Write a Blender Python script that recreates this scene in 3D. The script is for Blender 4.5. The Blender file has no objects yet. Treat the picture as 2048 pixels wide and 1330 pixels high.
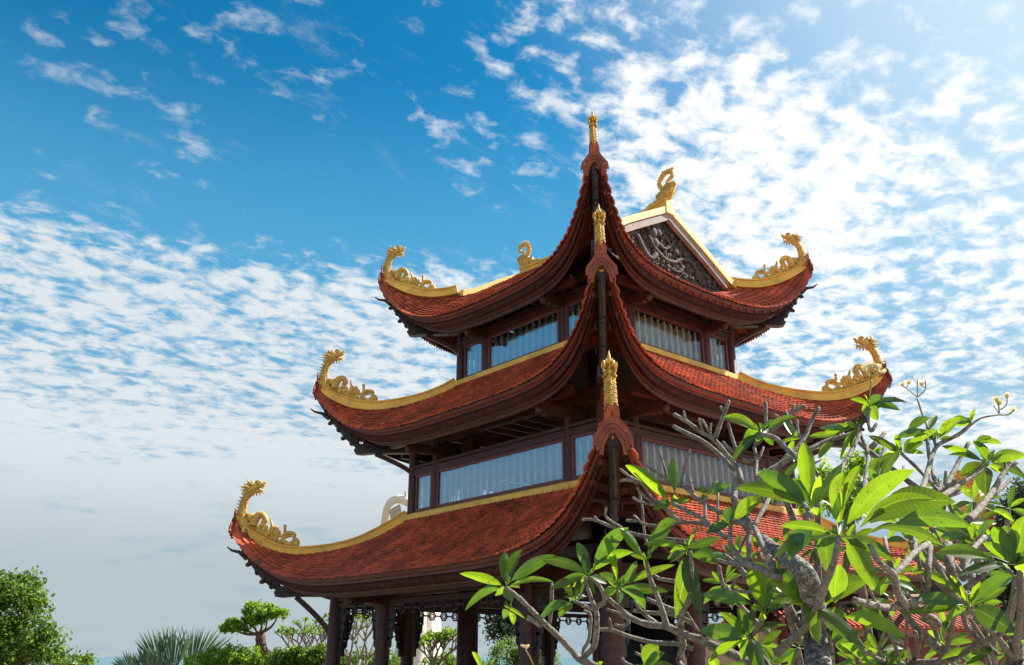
import bpy, math, random
import numpy as np
from mathutils import Vector, Matrix

random.seed(7)
RS = np.random.default_rng(11)
SC = bpy.context.scene
COL = SC.collection
PI = math.pi
rad = math.radians

# ------------------------------------------------------------------ camera
CAM = np.array([-18.10958, -17.23494, 1.6])
YAW, PITCH, FPX = rad(49.28154), rad(20.36945), 1745.27
cF = np.array([math.cos(YAW)*math.cos(PITCH), math.sin(YAW)*math.cos(PITCH), math.sin(PITCH)])
cR = np.array([math.sin(YAW), -math.cos(YAW), 0.0])
cU = np.cross(cR, cF)
cam_d = bpy.data.cameras.new('camera')
cam_o = bpy.data.objects.new('camera', cam_d)
COL.objects.link(cam_o)
mw = Matrix(((cR[0], cU[0], -cF[0], CAM[0]), (cR[1], cU[1], -cF[1], CAM[1]), (cR[2], cU[2], -cF[2], CAM[2]), (0, 0, 0, 1)))
cam_o.matrix_world = mw
cam_d.sensor_width = 36.0
cam_d.lens = FPX/2048*36
cam_d.clip_end = 60000
cam_d.clip_start = 0.05
SC.camera = cam_o
SC.view_settings.view_transform = 'Standard'
SC.view_settings.look = 'None'
SC.view_settings.exposure = 1.08


def ray(x, y):
    return cF + cR*(x-1024)/FPX - cU*(y-665)/FPX


def at(x, y, depth):
    """point of the place seen at photo pixel x, y, this far along the view axis"""
    return CAM + ray(x, y)*depth


# ------------------------------------------------------------------ helpers
def setp(o, **k):
    for a, b in k.items():
        if b is not None:
            o[a] = b
    return o


def empty(name, loc=(0, 0, 0), rz=0.0, parent=None, **k):
    o = bpy.data.objects.new(name, None)
    COL.objects.link(o)
    o.location = loc
    o.rotation_euler = (0, 0, rz)
    o.empty_display_size = 0.3
    if parent:
        o.parent = parent
    return setp(o, **k)


class MB:
    """collects shapes into one mesh"""

    def __init__(s):
        s.v = []
        s.f = []
        s.mi = []
        s.cur = 0

    def add(s, vs, fs):
        b = len(s.v)
        s.v.extend([tuple(map(float, p)) for p in vs])
        for f in fs:
            s.f.append([b+i for i in f])
            s.mi.append(s.cur)

    def box(s, c, h, rz=0.0, M=None, taper=1.0):
        vs = []
        for z in (-1, 1):
            t = taper if z > 0 else 1
            for x, y in ((-1, -1), (1, -1), (1, 1), (-1, 1)):
                p = Vector((x*h[0]*t, y*h[1]*t, z*h[2]))
                if M is not None:
                    p = M @ p
                elif rz:
                    p = Matrix.Rotation(rz, 3, 'Z') @ p
                vs.append((p[0]+c[0], p[1]+c[1], p[2]+c[2]))
        s.add(vs, [(0, 3, 2, 1), (4, 5, 6, 7), (0, 1, 5, 4), (1, 2, 6, 5), (2, 3, 7, 6), (3, 0, 4, 7)])

    def beam(s, a, b, w, h, up=(0, 0, 1)):
        a, b = Vector(a), Vector(b)
        d = (b-a).normalized()
        u = Vector(up)
        sd = d.cross(u).normalized()
        u = sd.cross(d)
        vs = []
        for p in (a, b):
            for i, j in ((-1, -1), (1, -1), (1, 1), (-1, 1)):
                vs.append(p+sd*(i*w/2)+u*(j*h/2))
        s.add(vs, [(0, 1, 2, 3), (7, 6, 5, 4), (0, 4, 5, 1), (1, 5, 6, 2), (2, 6, 7, 3), (3, 7, 4, 0)])

    def tube(s, pts, radii, n=8, cap=True, jit=0.0):
        pts = [Vector(p) for p in pts]
        if not hasattr(radii, '__len__'):
            radii = [radii]*len(pts)
        rings = []
        prev = None
        for i, p in enumerate(pts):
            d = (pts[min(i+1, len(pts)-1)]-pts[max(i-1, 0)])
            if d.length < 1e-9:
                d = Vector((0, 0, 1))
            d.normalize()
            if prev is None:
                a = d.orthogonal().normalized()
            else:
                a = prev-d*prev.dot(d)
                if a.length < 1e-6:
                    a = d.orthogonal()
                a.normalize()
            prev = a
            b = d.cross(a)
            r = radii[i]
            ring = []
            for k in range(n):
                t = 2*PI*k/n
                rr = r*(1+random.uniform(-jit, jit))
                ring.append(p+a*(math.cos(t)*rr)+b*(math.sin(t)*rr))
            rings.append(ring)
        vs = [q for r in rings for q in r]
        fs = []
        for i in range(len(rings)-1):
            for k in range(n):
                k2 = (k+1) % n
                fs.append((i*n+k, i*n+k2, (i+1)*n+k2, (i+1)*n+k))
        if cap:
            fs.append(tuple(range(n-1, -1, -1)))
            m = (len(rings)-1)*n
            fs.append(tuple(m+k for k in range(n)))
        s.add(vs, fs)

    def ball(s, c, r, n=8, m=5, sq=(1, 1, 1), M=None):
        vs = [(0, 0, -1)]
        for j in range(1, m):
            t = PI*j/m
            for k in range(n):
                u = 2*PI*k/n
                vs.append((math.sin(t)*math.cos(u), math.sin(t)*math.sin(u), -math.cos(t)))
        vs.append((0, 0, 1))
        out = []
        for q in vs:
            p = Vector((q[0]*r*sq[0], q[1]*r*sq[1], q[2]*r*sq[2]))
            if M is not None:
                p = M @ p
            out.append((p[0]+c[0], p[1]+c[1], p[2]+c[2]))
        fs = []
        for k in range(n):
            fs.append((0, 1+(k+1) % n, 1+k))
        for j in range(m-2):
            for k in range(n):
                a = 1+j*n+k
                b = 1+j*n+(k+1) % n
                fs.append((a, b, b+n, a+n))
        l = len(out)-1
        for k in range(n):
            fs.append((l, 1+(m-2)*n+k, 1+(m-2)*n+(k+1) % n))
        s.add(out, fs)

    def lathe(s, prof, n=24, c=(0, 0, 0)):
        vs = []
        for r, z in prof:
            for k in range(n):
                t = 2*PI*k/n
                vs.append((c[0]+r*math.cos(t), c[1]+r*math.sin(t), c[2]+z))
        fs = []
        for i in range(len(prof)-1):
            for k in range(n):
                k2 = (k+1) % n
                fs.append((i*n+k, i*n+k2, (i+1)*n+k2, (i+1)*n+k))
        fs.append(tuple(range(n-1, -1, -1)))
        m = (len(prof)-1)*n
        fs.append(tuple(m+k for k in range(n)))
        s.add(vs, fs)

    def loft(s, rings, closed=True, cap=True):
        n = len(rings[0])
        vs = [q for r in rings for q in r]
        fs = []
        for i in range(len(rings)-1):
            for k in range(n if closed else n-1):
                k2 = (k+1) % n
                fs.append((i*n+k, i*n+k2, (i+1)*n+k2, (i+1)*n+k))
        if cap and closed:
            fs.append(tuple(range(n-1, -1, -1)))
            m = (len(rings)-1)*n
            fs.append(tuple(m+k for k in range(n)))
        s.add(vs, fs)

    def grid(s, P):
        """P: rows x cols x 3"""
        r, c = len(P), len(P[0])
        s.add([q for row in P for q in row], [(i*c+j, i*c+j+1, (i+1)*c+j+1, (i+1)*c+j) for i in range(r-1) for j in range(c-1)])

    def prism(s, poly, fn, th):
        """poly 2-D outline, fn(x, y, w) -> 3-D; extruded from w=-th/2 to th/2"""
        n = len(poly)
        vs = [fn(x, y, -th/2) for x, y in poly]+[fn(x, y, th/2) for x, y in poly]
        fs = [tuple(range(n-1, -1, -1)), tuple(range(n, 2*n))]
        fs += [(i, (i+1) % n, (i+1) % n+n, i+n) for i in range(n)]
        s.add(vs, fs)

    def xf(s, fn, start=0):
        for i in range(start, len(s.v)):
            s.v[i] = tuple(fn(s.v[i]))

    def mesh(s, name, mats, smooth=False):
        me = bpy.data.meshes.new(name)
        me.from_pydata(s.v, [], s.f)
        if not isinstance(mats, (list, tuple)):
            mats = [mats]
        for m in mats:
            me.materials.append(m)
        if len(mats) > 1:
            me.polygons.foreach_set('material_index', s.mi)
        if smooth:
            me.polygons.foreach_set('use_smooth', [True]*len(me.polygons))
        me.update()
        return me

    def build(s, name, mats, parent=None, smooth=False, loc=None, rz=0.0, auto=None, **k):
        me = s.mesh(name, mats, smooth)
        o = bpy.data.objects.new(name, me)
        COL.objects.link(o)
        if auto is not None:
            me.polygons.foreach_set('use_smooth', [True]*len(me.polygons))
            try:
                me.set_sharp_from_angle(angle=rad(auto))
            except Exception:
                pass
        if parent:
            o.parent = parent
        if loc is not None:
            o.location = loc
        o.rotation_euler = (0, 0, rz)
        return setp(o, **k)


def copy_tree(o, parent=None):
    c = o.copy()
    COL.objects.link(c)
    c.parent = parent
    for ch in list(o.children):
        copy_tree(ch, c)
    return c


def crom(pts, n=5):
    """Catmull-Rom through points"""
    pts = [np.array(p, float) for p in pts]
    if len(pts) < 3:
        return [pts[0]+(pts[-1]-pts[0])*i/n for i in range(n+1)]
    P = [2*pts[0]-pts[1]]+pts+[2*pts[-1]-pts[-2]]
    out = []
    for i in range(1, len(P)-2):
        for k in range(n):
            t = k/n
            out.append(0.5*((2*P[i])+(-P[i-1]+P[i+1])*t+(2*P[i-1]-5*P[i]+4*P[i+1]-P[i+2])*t*t+(-P[i-1]+3*P[i]-3*P[i+1]+P[i+2])*t**3))
    out.append(pts[-1])
    return out


# ------------------------------------------------------------------ materials
def mat(name, col, rough=0.6, var=0.15, scale=3.0, bump=0.0, bscale=20.0, island=0.0, metal=0.0, spec=0.5,
        col2=None, stretch=None, dirt=None, sheen=0):
    m = bpy.data.materials.new(name)
    m.use_nodes = True
    nt = m.node_tree
    N, L = nt.nodes, nt.links
    b = N['Principled BSDF']
    b.inputs['Roughness'].default_value = rough
    b.inputs['Metallic'].default_value = metal
    b.inputs['Specular IOR Level'].default_value = spec
    tc = N.new('ShaderNodeTexCoord')
    mp = N.new('ShaderNodeMapping')
    L.new(tc.outputs['Object'], mp.inputs[0])
    if stretch:
        mp.inputs['Scale'].default_value = stretch
    nz = N.new('ShaderNodeTexNoise')
    nz.inputs['Scale'].default_value = scale
    nz.inputs['Detail'].default_value = 8
    nz.inputs['Roughness'].default_value = 0.65
    L.new(mp.outputs[0], nz.inputs['Vector'])
    rmp = N.new('ShaderNodeValToRGB')
    c2 = col2 or tuple(min(1, c*(1+var*2)) for c in col)
    c1 = tuple(c*(1-var*1.6) for c in col)
    rmp.color_ramp.elements[0].position = 0.3
    rmp.color_ramp.elements[1].position = 0.72
    rmp.color_ramp.elements[0].color = (*c1, 1)
    rmp.color_ramp.elements[1].color = (*c2, 1)
    L.new(nz.outputs['Fac'], rmp.inputs[0])
    out = rmp.outputs[0]
    if island:
        g = N.new('ShaderNodeNewGeometry')
        mr = N.new('ShaderNodeMapRange')
        mr.inputs['To Min'].default_value = 1-island
        mr.inputs['To Max'].default_value = 1+island
        L.new(g.outputs['Random Per Island'], mr.inputs['Value'])
        hs = N.new('ShaderNodeHueSaturation')
        L.new(mr.outputs[0], hs.inputs['Value'])
        L.new(out, hs.inputs['Color'])
        out = hs.outputs[0]
    if dirt:
        n2 = N.new('ShaderNodeTexNoise')
        n2.inputs['Scale'].default_value = dirt[1]
        n2.inputs['Detail'].default_value = 10
        n2.inputs['Roughness'].default_value = 0.75
        L.new(tc.outputs['Object'], n2.inputs['Vector'])
        r2 = N.new('ShaderNodeMapRange')
        r2.inputs['From Min'].default_value = dirt[2]
        r2.inputs['From Max'].default_value = dirt[2]+0.14
        r2.inputs['To Max'].default_value = dirt[3]
        L.new(n2.outputs['Fac'], r2.inputs['Value'])
        mx = N.new('ShaderNodeMix')
        mx.data_type = 'RGBA'
        mx.inputs['B'].default_value = (*dirt[0], 1)
        L.new(r2.outputs[0], mx.inputs['Factor'])
        L.new(out, mx.inputs['A'])
        out = mx.outputs['Result']
    L.new(out, b.inputs['Base Color'])
    if bump:
        n3 = N.new('ShaderNodeTexNoise')
        n3.inputs['Scale'].default_value = bscale
        n3.inputs['Detail'].default_value = 6
        L.new(mp.outputs[0], n3.inputs['Vector'])
        bp = N.new('ShaderNodeBump')
        bp.inputs['Strength'].default_value = bump
        bp.inputs['Distance'].default_value = 0.03
        L.new(n3.outputs['Fac'], bp.inputs['Height'])
        L.new(bp.outputs[0], b.inputs['Normal'])
    return m


def leafmat(name, col, tcol, trans=0.5, rough=0.35, var=0.25, veins=False):
    m = bpy.data.materials.new(name)
    m.use_nodes = True
    N, L = m.node_tree.nodes, m.node_tree.links
    b = N['Principled BSDF']
    o = N['Material Output']
    b.inputs['Roughness'].default_value = rough
    g = N.new('ShaderNodeNewGeometry')
    mr = N.new('ShaderNodeMapRange')
    mr.inputs['To Min'].default_value = 1-var
    mr.inputs['To Max'].default_value = 1+var*1.3
    L.new(g.outputs['Random Per Island'], mr.inputs['Value'])
    # slight shift towards yellow from leaf to leaf
    mh = N.new('ShaderNodeMapRange')
    mul = N.new('ShaderNodeMath')
    mul.operation = 'MULTIPLY'
    mul.inputs[1].default_value = 7.31
    fr = N.new('ShaderNodeMath')
    fr.operation = 'FRACT'
    L.new(g.outputs['Random Per Island'], mul.inputs[0])
    L.new(mul.outputs[0], fr.inputs[0])
    mh.inputs['To Min'].default_value = 0.478
    mh.inputs['To Max'].default_value = 0.515
    L.new(fr.outputs[0], mh.inputs['Value'])
    outs = []
    nz = N.new('ShaderNodeTexNoise')
    nz.inputs['Scale'].default_value = 14
    nz.inputs['Detail'].default_value = 4
    tc = N.new('ShaderNodeTexCoord')
    L.new(tc.outputs['Object'], nz.inputs['Vector'])
    vn = N.new('ShaderNodeMapRange')
    vn.inputs['From Min'].default_value = 0.3
    vn.inputs['From Max'].default_value = 0.7
    vn.inputs['To Min'].default_value = 0.82
    vn.inputs['To Max'].default_value = 1.15
    L.new(nz.outputs['Fac'], vn.inputs['Value'])
    mm = N.new('ShaderNodeMath')
    mm.operation = 'MULTIPLY'
    L.new(vn.outputs[0], mm.inputs[0])
    L.new(mr.outputs[0], mm.inputs[1])
    val = mm.outputs[0]
    if veins:
        uv = N.new('ShaderNodeUVMap')
        sep = N.new('ShaderNodeSeparateXYZ')
        L.new(uv.outputs[0], sep.inputs[0])
        ab = N.new('ShaderNodeMath')
        ab.operation = 'ABSOLUTE'
        L.new(sep.outputs[0], ab.inputs[0])
        # side veins: stripes along v + |u| slanted
        ad = N.new('ShaderNodeMath')
        ad.operation = 'MULTIPLY_ADD'
        ad.inputs[1].default_value = -0.10
        L.new(ab.outputs[0], ad.inputs[0])
        L.new(sep.outputs[1], ad.inputs[2])
        sc = N.new('ShaderNodeMath')
        sc.operation = 'MULTIPLY'
        sc.inputs[1].default_value = 2*PI*17
        L.new(ad.outputs[0], sc.inputs[0])
        cs = N.new('ShaderNodeMath')
        cs.operation = 'COSINE'
        L.new(sc.outputs[0], cs.inputs[0])
        vv = N.new('ShaderNodeMapRange')
        vv.inputs['From Min'].default_value = 0.80
        vv.inputs['From Max'].default_value = 1.0
        vv.inputs['To Min'].default_value = 0
        vv.inputs['To Max'].default_value = 0.30
        L.new(cs.outputs[0], vv.inputs['Value'])
        md = N.new('ShaderNodeMapRange')
        md.inputs['From Min'].default_value = 0.07
        md.inputs['From Max'].default_value = 0.02
        md.inputs['To Min'].default_value = 0
        md.inputs['To Max'].default_value = 0.9
        L.new(ab.outputs[0], md.inputs['Value'])
        mxx = N.new('ShaderNodeMath')
        mxx.operation = 'MAXIMUM'
        L.new(vv.outputs[0], mxx.inputs[0])
        L.new(md.outputs[0], mxx.inputs[1])
        bp = N.new('ShaderNodeBump')
        bp.inputs['Strength'].default_value = 0.0
        bp.inputs['Distance'].default_value = 0.001
        L.new(cs.outputs[0], bp.inputs['Height'])
        L.new(bp.outputs[0], b.inputs['Normal'])
    for cc in (col, tcol):
        hs = N.new('ShaderNodeHueSaturation')
        hs.inputs['Color'].default_value = (*cc, 1)
        L.new(val, hs.inputs['Value'])
        L.new(mh.outputs[0], hs.inputs['Hue'])
        src = hs.outputs[0]
        if veins:
            mx = N.new('ShaderNodeMix')
            mx.data_type = 'RGBA'
            mx.inputs['B'].default_value = (min(1, cc[0]*1.8+.04), min(1, cc[1]*1.4+.05), cc[2]*1.6+.02, 1)
            L.new(mxx.outputs[0], mx.inputs['Factor'])
            L.new(src, mx.inputs['A'])
            src = mx.outputs['Result']
        if veins:
            sn = N.new('ShaderNodeTexNoise')
            sn.inputs['Scale'].default_value = 75
            sn.inputs['Detail'].default_value = 3
            L.new(tc.outputs['Object'], sn.inputs['Vector'])
            big_ = N.new('ShaderNodeTexNoise')
            big_.inputs['Scale'].default_value = 9
            L.new(tc.outputs['Object'], big_.inputs['Vector'])
            sm_ = N.new('ShaderNodeMath')
            sm_.operation = 'MULTIPLY'
            L.new(sn.outputs['Fac'], sm_.inputs[0])
            L.new(big_.outputs['Fac'], sm_.inputs[1])
            sr = N.new('ShaderNodeMapRange')
            sr.inputs['From Min'].default_value = 0.345
            sr.inputs['From Max'].default_value = 0.39
            sr.inputs['To Max'].default_value = 0.75
            L.new(sm_.outputs[0], sr.inputs['Value'])
            mx2 = N.new('ShaderNodeMix')
            mx2.data_type = 'RGBA'
            mx2.inputs['B'].default_value = (0.16, 0.11, 0.02, 1)
            L.new(sr.outputs[0], mx2.inputs['Factor'])
            L.new(src, mx2.inputs['A'])
            src = mx2.outputs['Result']
        outs.append(src)
    L.new(outs[0], b.inputs['Base Color'])
    t = N.new('ShaderNodeBsdfTranslucent')
    L.new(outs[1], t.inputs['Color'])
    mix = N.new('ShaderNodeMixShader')
    mix.inputs[0].default_value = trans
    if veins:      # young leaves let more light through than old ones
        m3 = N.new('ShaderNodeMapRange')
        m3.inputs['To Min'].default_value = trans*1.45
        m3.inputs['To Max'].default_value = trans*0.30
        L.new(fr.outputs[0], m3.inputs['Value'])
        L.new(m3.outputs[0], mix.inputs[0])
    L.new(b.outputs[0], mix.inputs[1])
    L.new(t.outputs[0], mix.inputs[2])
    L.new(mix.outputs[0], o.inputs['Surface'])
    return m


M_tile = mat('clay_tile', (0.44, 0.080, 0.030), 0.55, 0.30, 1.1, bump=0.35, bscale=30, island=0.36,
             dirt=((0.11, 0.038, 0.028), 1.7, 0.50, 0.5), col2=(0.62, 0.12, 0.05), spec=0.4)
M_tileedge = M_tile
M_wood = mat('dark_red_timber', (0.050, 0.013, 0.011), 0.45, 0.25, 2.0, bump=0.3, bscale=14, stretch=(1, 1, 6), col2=(0.10, 0.028, 0.022), spec=0.45)
M_board = mat('stained_board', (0.072, 0.022, 0.017), 0.5, 0.25, 3.0, bump=0.25, bscale=25, col2=(0.12, 0.036, 0.028), spec=0.4)
M_carved = mat('carved_board', (0.075, 0.020, 0.018), 0.65, 0.25, 5.0, bump=0.5, bscale=45, col2=(0.13, 0.038, 0.034), spec=0.3)
M_mould = mat('red_moulding', (0.12, 0.032, 0.024), 0.5, 0.25, 4.0, bump=0.3, bscale=25, col2=(0.19, 0.055, 0.04))
M_capm = mat('corner_clay', (0.24, 0.055, 0.03), 0.6, 0.25, 4.0, bump=0.3, bscale=25, col2=(0.36, 0.08, 0.045))
M_black = mat('black_lacquer', (0.022, 0.012, 0.013), 0.45, 0.3, 5.0, bump=0.3, bscale=20)
M_red = mat('red_window_timber', (0.13, 0.028, 0.02), 0.4, 0.25, 2.5, bump=0.2, bscale=18, stretch=(1, 1, 5))
M_soffit = mat('soffit_plank', (0.13, 0.035, 0.022), 0.55, 0.3, 2.5, bump=0.2, bscale=15)
M_gold = mat('yellow_painted_plaster', (0.78, 0.47, 0.085), 0.6, 0.14, 1.6, bump=0.25, bscale=12,
             dirt=((0.36, 0.22, 0.06), 3.5, 0.53, 0.55))
M_dragon = mat('gold_painted_carving', (0.68, 0.41, 0.08), 0.5, 0.18, 7.0, bump=0.35, bscale=60,
               dirt=((0.18, 0.10, 0.02), 18.0, 0.50, 0.7))
M_balu = mat('pale_turned_timber', (0.55, 0.50, 0.44), 0.5, 0.1, 6)
M_plaster = mat('weathered_plaster', (0.34, 0.27, 0.25), 0.8, 0.15, 3.0, bump=0.3, bscale=20, dirt=((0.16, 0.13, 0.13), 5.0, 0.52, 0.6))
M_gabw = mat('gable_stone', (0.10, 0.08, 0.078), 0.85, 0.3, 5.0, bump=0.7, bscale=18, dirt=((0.05, 0.04, 0.04), 4.0, 0.5, 0.8))
M_relief = mat('grey_stone_relief', (0.085, 0.073, 0.076), 0.85, 0.3, 9.0, bump=0.4, bscale=40)
M_bronze = mat('dark_bronze', (0.02, 0.018, 0.018), 0.35, 0.2, 4, metal=0.6)
M_statue = mat('white_marble', (0.74, 0.66, 0.55), 0.5, 0.06, 2.0, bump=0.1, bscale=6)
M_floor = mat('floor_timber', (0.09, 0.035, 0.025), 0.5, 0.2, 3)
M_curtain = mat('orange_cloth', (0.65, 0.22, 0.03), 0.8, 0.1, 3)
M_stone = mat('grey_stone', (0.30, 0.29, 0.27), 0.8, 0.2, 2.5, bump=0.3, bscale=15)
M_bark = mat('plumeria_bark', (0.20, 0.175, 0.15), 0.75, 0.3, 22.0, bump=1.0, bscale=90, col2=(0.46, 0.42, 0.36),
             dirt=((0.07, 0.058, 0.05), 30.0, 0.50, 0.8))
M_trunkm = mat('mottled_bark', (0.10, 0.095, 0.09), 0.85, 0.3, 20.0, bump=0.9, bscale=40, dirt=((0.60, 0.58, 0.54), 26.0, 0.50, 0.85))
M_brown = mat('brown_bark', (0.13, 0.085, 0.06), 0.85, 0.3, 8.0, bump=0.8, bscale=30)
M_pleaf = leafmat('plumeria_leaf', (0.010, 0.052, 0.024), (0.30, 0.53, 0.008), 0.40, 0.45, 0.42, veins=True)
M_flower = leafmat('pale_petal', (0.75, 0.68, 0.42), (0.8, 0.7, 0.4), 0.4, 0.5, 0.1)
M_stalk = mat('green_stalk', (0.22, 0.26, 0.05), 0.5, 0.1, 9)
M_tleaf = leafmat('tree_leaf', (0.055, 0.115, 0.022), (0.24, 0.40, 0.03), 0.42, 0.45, 0.5)
M_bleaf = leafmat('bright_leaf', (0.07, 0.17, 0.02), (0.40, 0.62, 0.03), 0.45, 0.45, 0.45)
M_dleaf = leafmat('dark_leaf', (0.03, 0.055, 0.025), (0.06, 0.12, 0.03), 0.3, 0.5, 0.4)
M_palm = leafmat('blue_green_palm', (0.07, 0.125, 0.10), (0.12, 0.20, 0.10), 0.35, 0.5, 0.2)


def glassmat(lo=0.16, hi=0.60):
    m = bpy.data.materials.new('window_glass')
    m.use_nodes = True
    N, L = m.node_tree.nodes, m.node_tree.links
    o = N['Material Output']
    N.remove(N['Principled BSDF'])
    g = N.new('ShaderNodeBsdfGlossy')
    g.inputs['Roughness'].default_value = 0.06
    g.inputs['Color'].default_value = (0.85, 0.92, 1.0, 1)
    t = N.new('ShaderNodeBsdfTransparent')
    t.inputs['Color'].default_value = (0.90, 0.93, 0.94, 1)
    lw = N.new('ShaderNodeLayerWeight')
    lw.inputs['Blend'].default_value = 0.35
    mr = N.new('ShaderNodeMapRange')
    mr.inputs['To Min'].default_value = lo
    mr.inputs['To Max'].default_value = hi
    L.new(lw.outputs['Facing'], mr.inputs['Value'])
    tc = N.new('ShaderNodeTexCoord')
    nz = N.new('ShaderNodeTexNoise')
    nz.inputs['Scale'].default_value = 1.3
    L.new(tc.outputs['Object'], nz.inputs['Vector'])
    bp = N.new('ShaderNodeBump')
    bp.inputs['Strength'].default_value = 0.12
    bp.inputs['Distance'].default_value = 0.05
    L.new(nz.outputs['Fac'], bp.inputs['Height'])
    L.new(bp.outputs[0], g.inputs['Normal'])
    mx = N.new('ShaderNodeMixShader')
    L.new(mr.outputs[0], mx.inputs[0])
    L.new(t.outputs[0], mx.inputs[1])
    L.new(g.outputs[0], mx.inputs[2])
    L.new(mx.outputs[0], o.inputs['Surface'])
    return m


M_glass = glassmat()
M_glass2 = glassmat(0.03, 0.14)  # weaker reflection on the right side so the warm sheet colour shows
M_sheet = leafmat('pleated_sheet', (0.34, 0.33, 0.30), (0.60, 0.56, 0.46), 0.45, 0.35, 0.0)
M_sheet_lit = leafmat('lit_tone_sheet', (0.80, 0.66, 0.42), (0.9, 0.72, 0.42), 0.5, 0.35, 0.0)  # right-side sheets: light shining through is put into a paler, warmer colour

# ------------------------------------------------------------------ light and sky
SUN_AZ, SUN_EL = -20.0, 40.0      # azimuth from +X
sdir = Vector((math.cos(rad(SUN_AZ))*math.cos(rad(SUN_EL)), math.sin(rad(SUN_AZ))*math.cos(rad(SUN_EL)), math.sin(rad(SUN_EL))))
sl = bpy.data.lights.new('sun', 'SUN')
sl.energy = 5.0
sl.angle = rad(0.5)
sl.color = (1.0, 0.93, 0.82)
so = bpy.data.objects.new('sun', sl)
COL.objects.link(so)
so.rotation_euler = sdir.to_track_quat('Z', 'Y').to_euler()

W = bpy.data.worlds.new('World')
SC.world = W
W.use_nodes = True
nt = W.node_tree
N, L = nt.nodes, nt.links
bg = N['Background']
bg.inputs[1].default_value = 0.1
sky = N.new('ShaderNodeTexSky')
sky.sky_type = 'NISHITA'
sky.sun_disc = False
sky.sun_elevation = rad(SUN_EL)
sky.sun_rotation = rad(90-SUN_AZ)
sky.dust_density = 0.6
sky.ozone_density = 2.0


def math_(op, a, b=None, c=None, clamp=False):
    n = N.new('ShaderNodeMath')
    n.operation = op
    n.use_clamp = clamp
    for i, v in enumerate((a, b, c)):
        if v is None:
            continue
        if isinstance(v, (int, float)):
            n.inputs[i].default_value = v
        else:
            L.new(v, n.inputs[i])
    return n.outputs[0]


def mrange(v, a, b, c=0.0, d=1.0, smooth=True):
    n = N.new('ShaderNodeMapRange')
    if smooth:
        n.interpolation_type = 'SMOOTHSTEP'
    n.inputs['From Min'].default_value = a
    n.inputs['From Max'].default_value = b
    n.inputs['To Min'].default_value = c
    n.inputs['To Max'].default_value = d
    L.new(v, n.inputs['Value'])
    return n.outputs[0]


tc = N.new('ShaderNodeTexCoord')
DIR = tc.outputs['Generated']
sep = N.new('ShaderNodeSeparateXYZ')
L.new(DIR, sep.inputs[0])


def blob(x, y, r0, r1):
    """soft round region of the sky, centred on the direction of photo pixel x, y; full inside r0 deg, none past r1 deg"""
    d = ray(x, y)
    d = d/np.linalg.norm(d)
    n = N.new('ShaderNodeVectorMath')
    n.operation = 'DOT_PRODUCT'
    L.new(DIR, n.inputs[0])
    n.inputs[1].default_value = tuple(d)
    return mrange(n.outputs['Value'], math.cos(rad(r1)), math.cos(rad(r0)))


zz = math_('MAXIMUM', math_('ADD', sep.outputs[2], 0.10), 0.03)
px_ = math_('DIVIDE', sep.outputs[0], zz)
py_ = math_('DIVIDE', sep.outputs[1], zz)
cmb = N.new('ShaderNodeCombineXYZ')
L.new(px_, cmb.inputs[0])
L.new(py_, cmb.inputs[1])


def noise(scale, detail, rough, rot=0.0, sx=1.0, sy=1.0, dist=0.0, off=(0, 0, 0)):
    mp = N.new('ShaderNodeMapping')
    mp.inputs['Rotation'].default_value = (0, 0, rad(rot))
    mp.inputs['Scale'].default_value = (sx, sy, 1)
    mp.inputs['Location'].default_value = off
    L.new(cmb.outputs[0], mp.inputs[0])
    n = N.new('ShaderNodeTexNoise')
    n.inputs['Scale'].default_value = scale
    n.inputs['Detail'].default_value = detail
    n.inputs['Roughness'].default_value = rough
    n.inputs['Distortion'].default_value = dist
    L.new(mp.outputs[0], n.inputs['Vector'])
    return n.outputs['Fac']


puff = noise(14.0, 7, 0.58, rot=20, sx=1.0, sy=1.25, dist=0.25)
fine = noise(22.0, 5, 0.6, rot=-15)
big = noise(2.2, 4, 0.55, off=(3.1, 1.7, 0))
wisp = noise(3.4, 8, 0.70, rot=-40, sx=1.0, sy=2.4, dist=0.6, off=(0.4, 2.2, 0))
tex = math_('ADD', math_('MULTIPLY', puff, 0.62), math_('MULTIPLY', fine, 0.18))
tex = math_('ADD', tex, math_('MULTIPLY', big, 0.20))
lowf = mrange(sep.outputs[2], 0.30, 0.10)
texn = N.new('ShaderNodeMix')
L.new(lowf, texn.inputs['Factor'])
L.new(tex, texn.inputs['A'])
L.new(math_('MULTIPLY_ADD', big, 0.7, 0.20), texn.inputs['B'])
tex = texn.outputs['Result']
# where the clouds gather
regs = [blob(1230, 90, 2, 11), blob(1420, 300, 5, 11), blob(1560, 470, 5, 13), blob(1290, 230, 2, 7), blob(1700, 120, 3, 10), blob(1010, 300, 1, 7),
        blob(1900, 620, 8, 22)]
cov = regs[0]
wts = [0.62, 0.80, 0.90, 0.72, 0.56, 0.5, 0.78]
acc = math_('MULTIPLY', regs[0], wts[0])
for r_, w_ in zip(regs[1:], wts[1:]):
    acc = math_('MAXIMUM', acc, math_('MULTIPLY', r_, w_))
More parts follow.
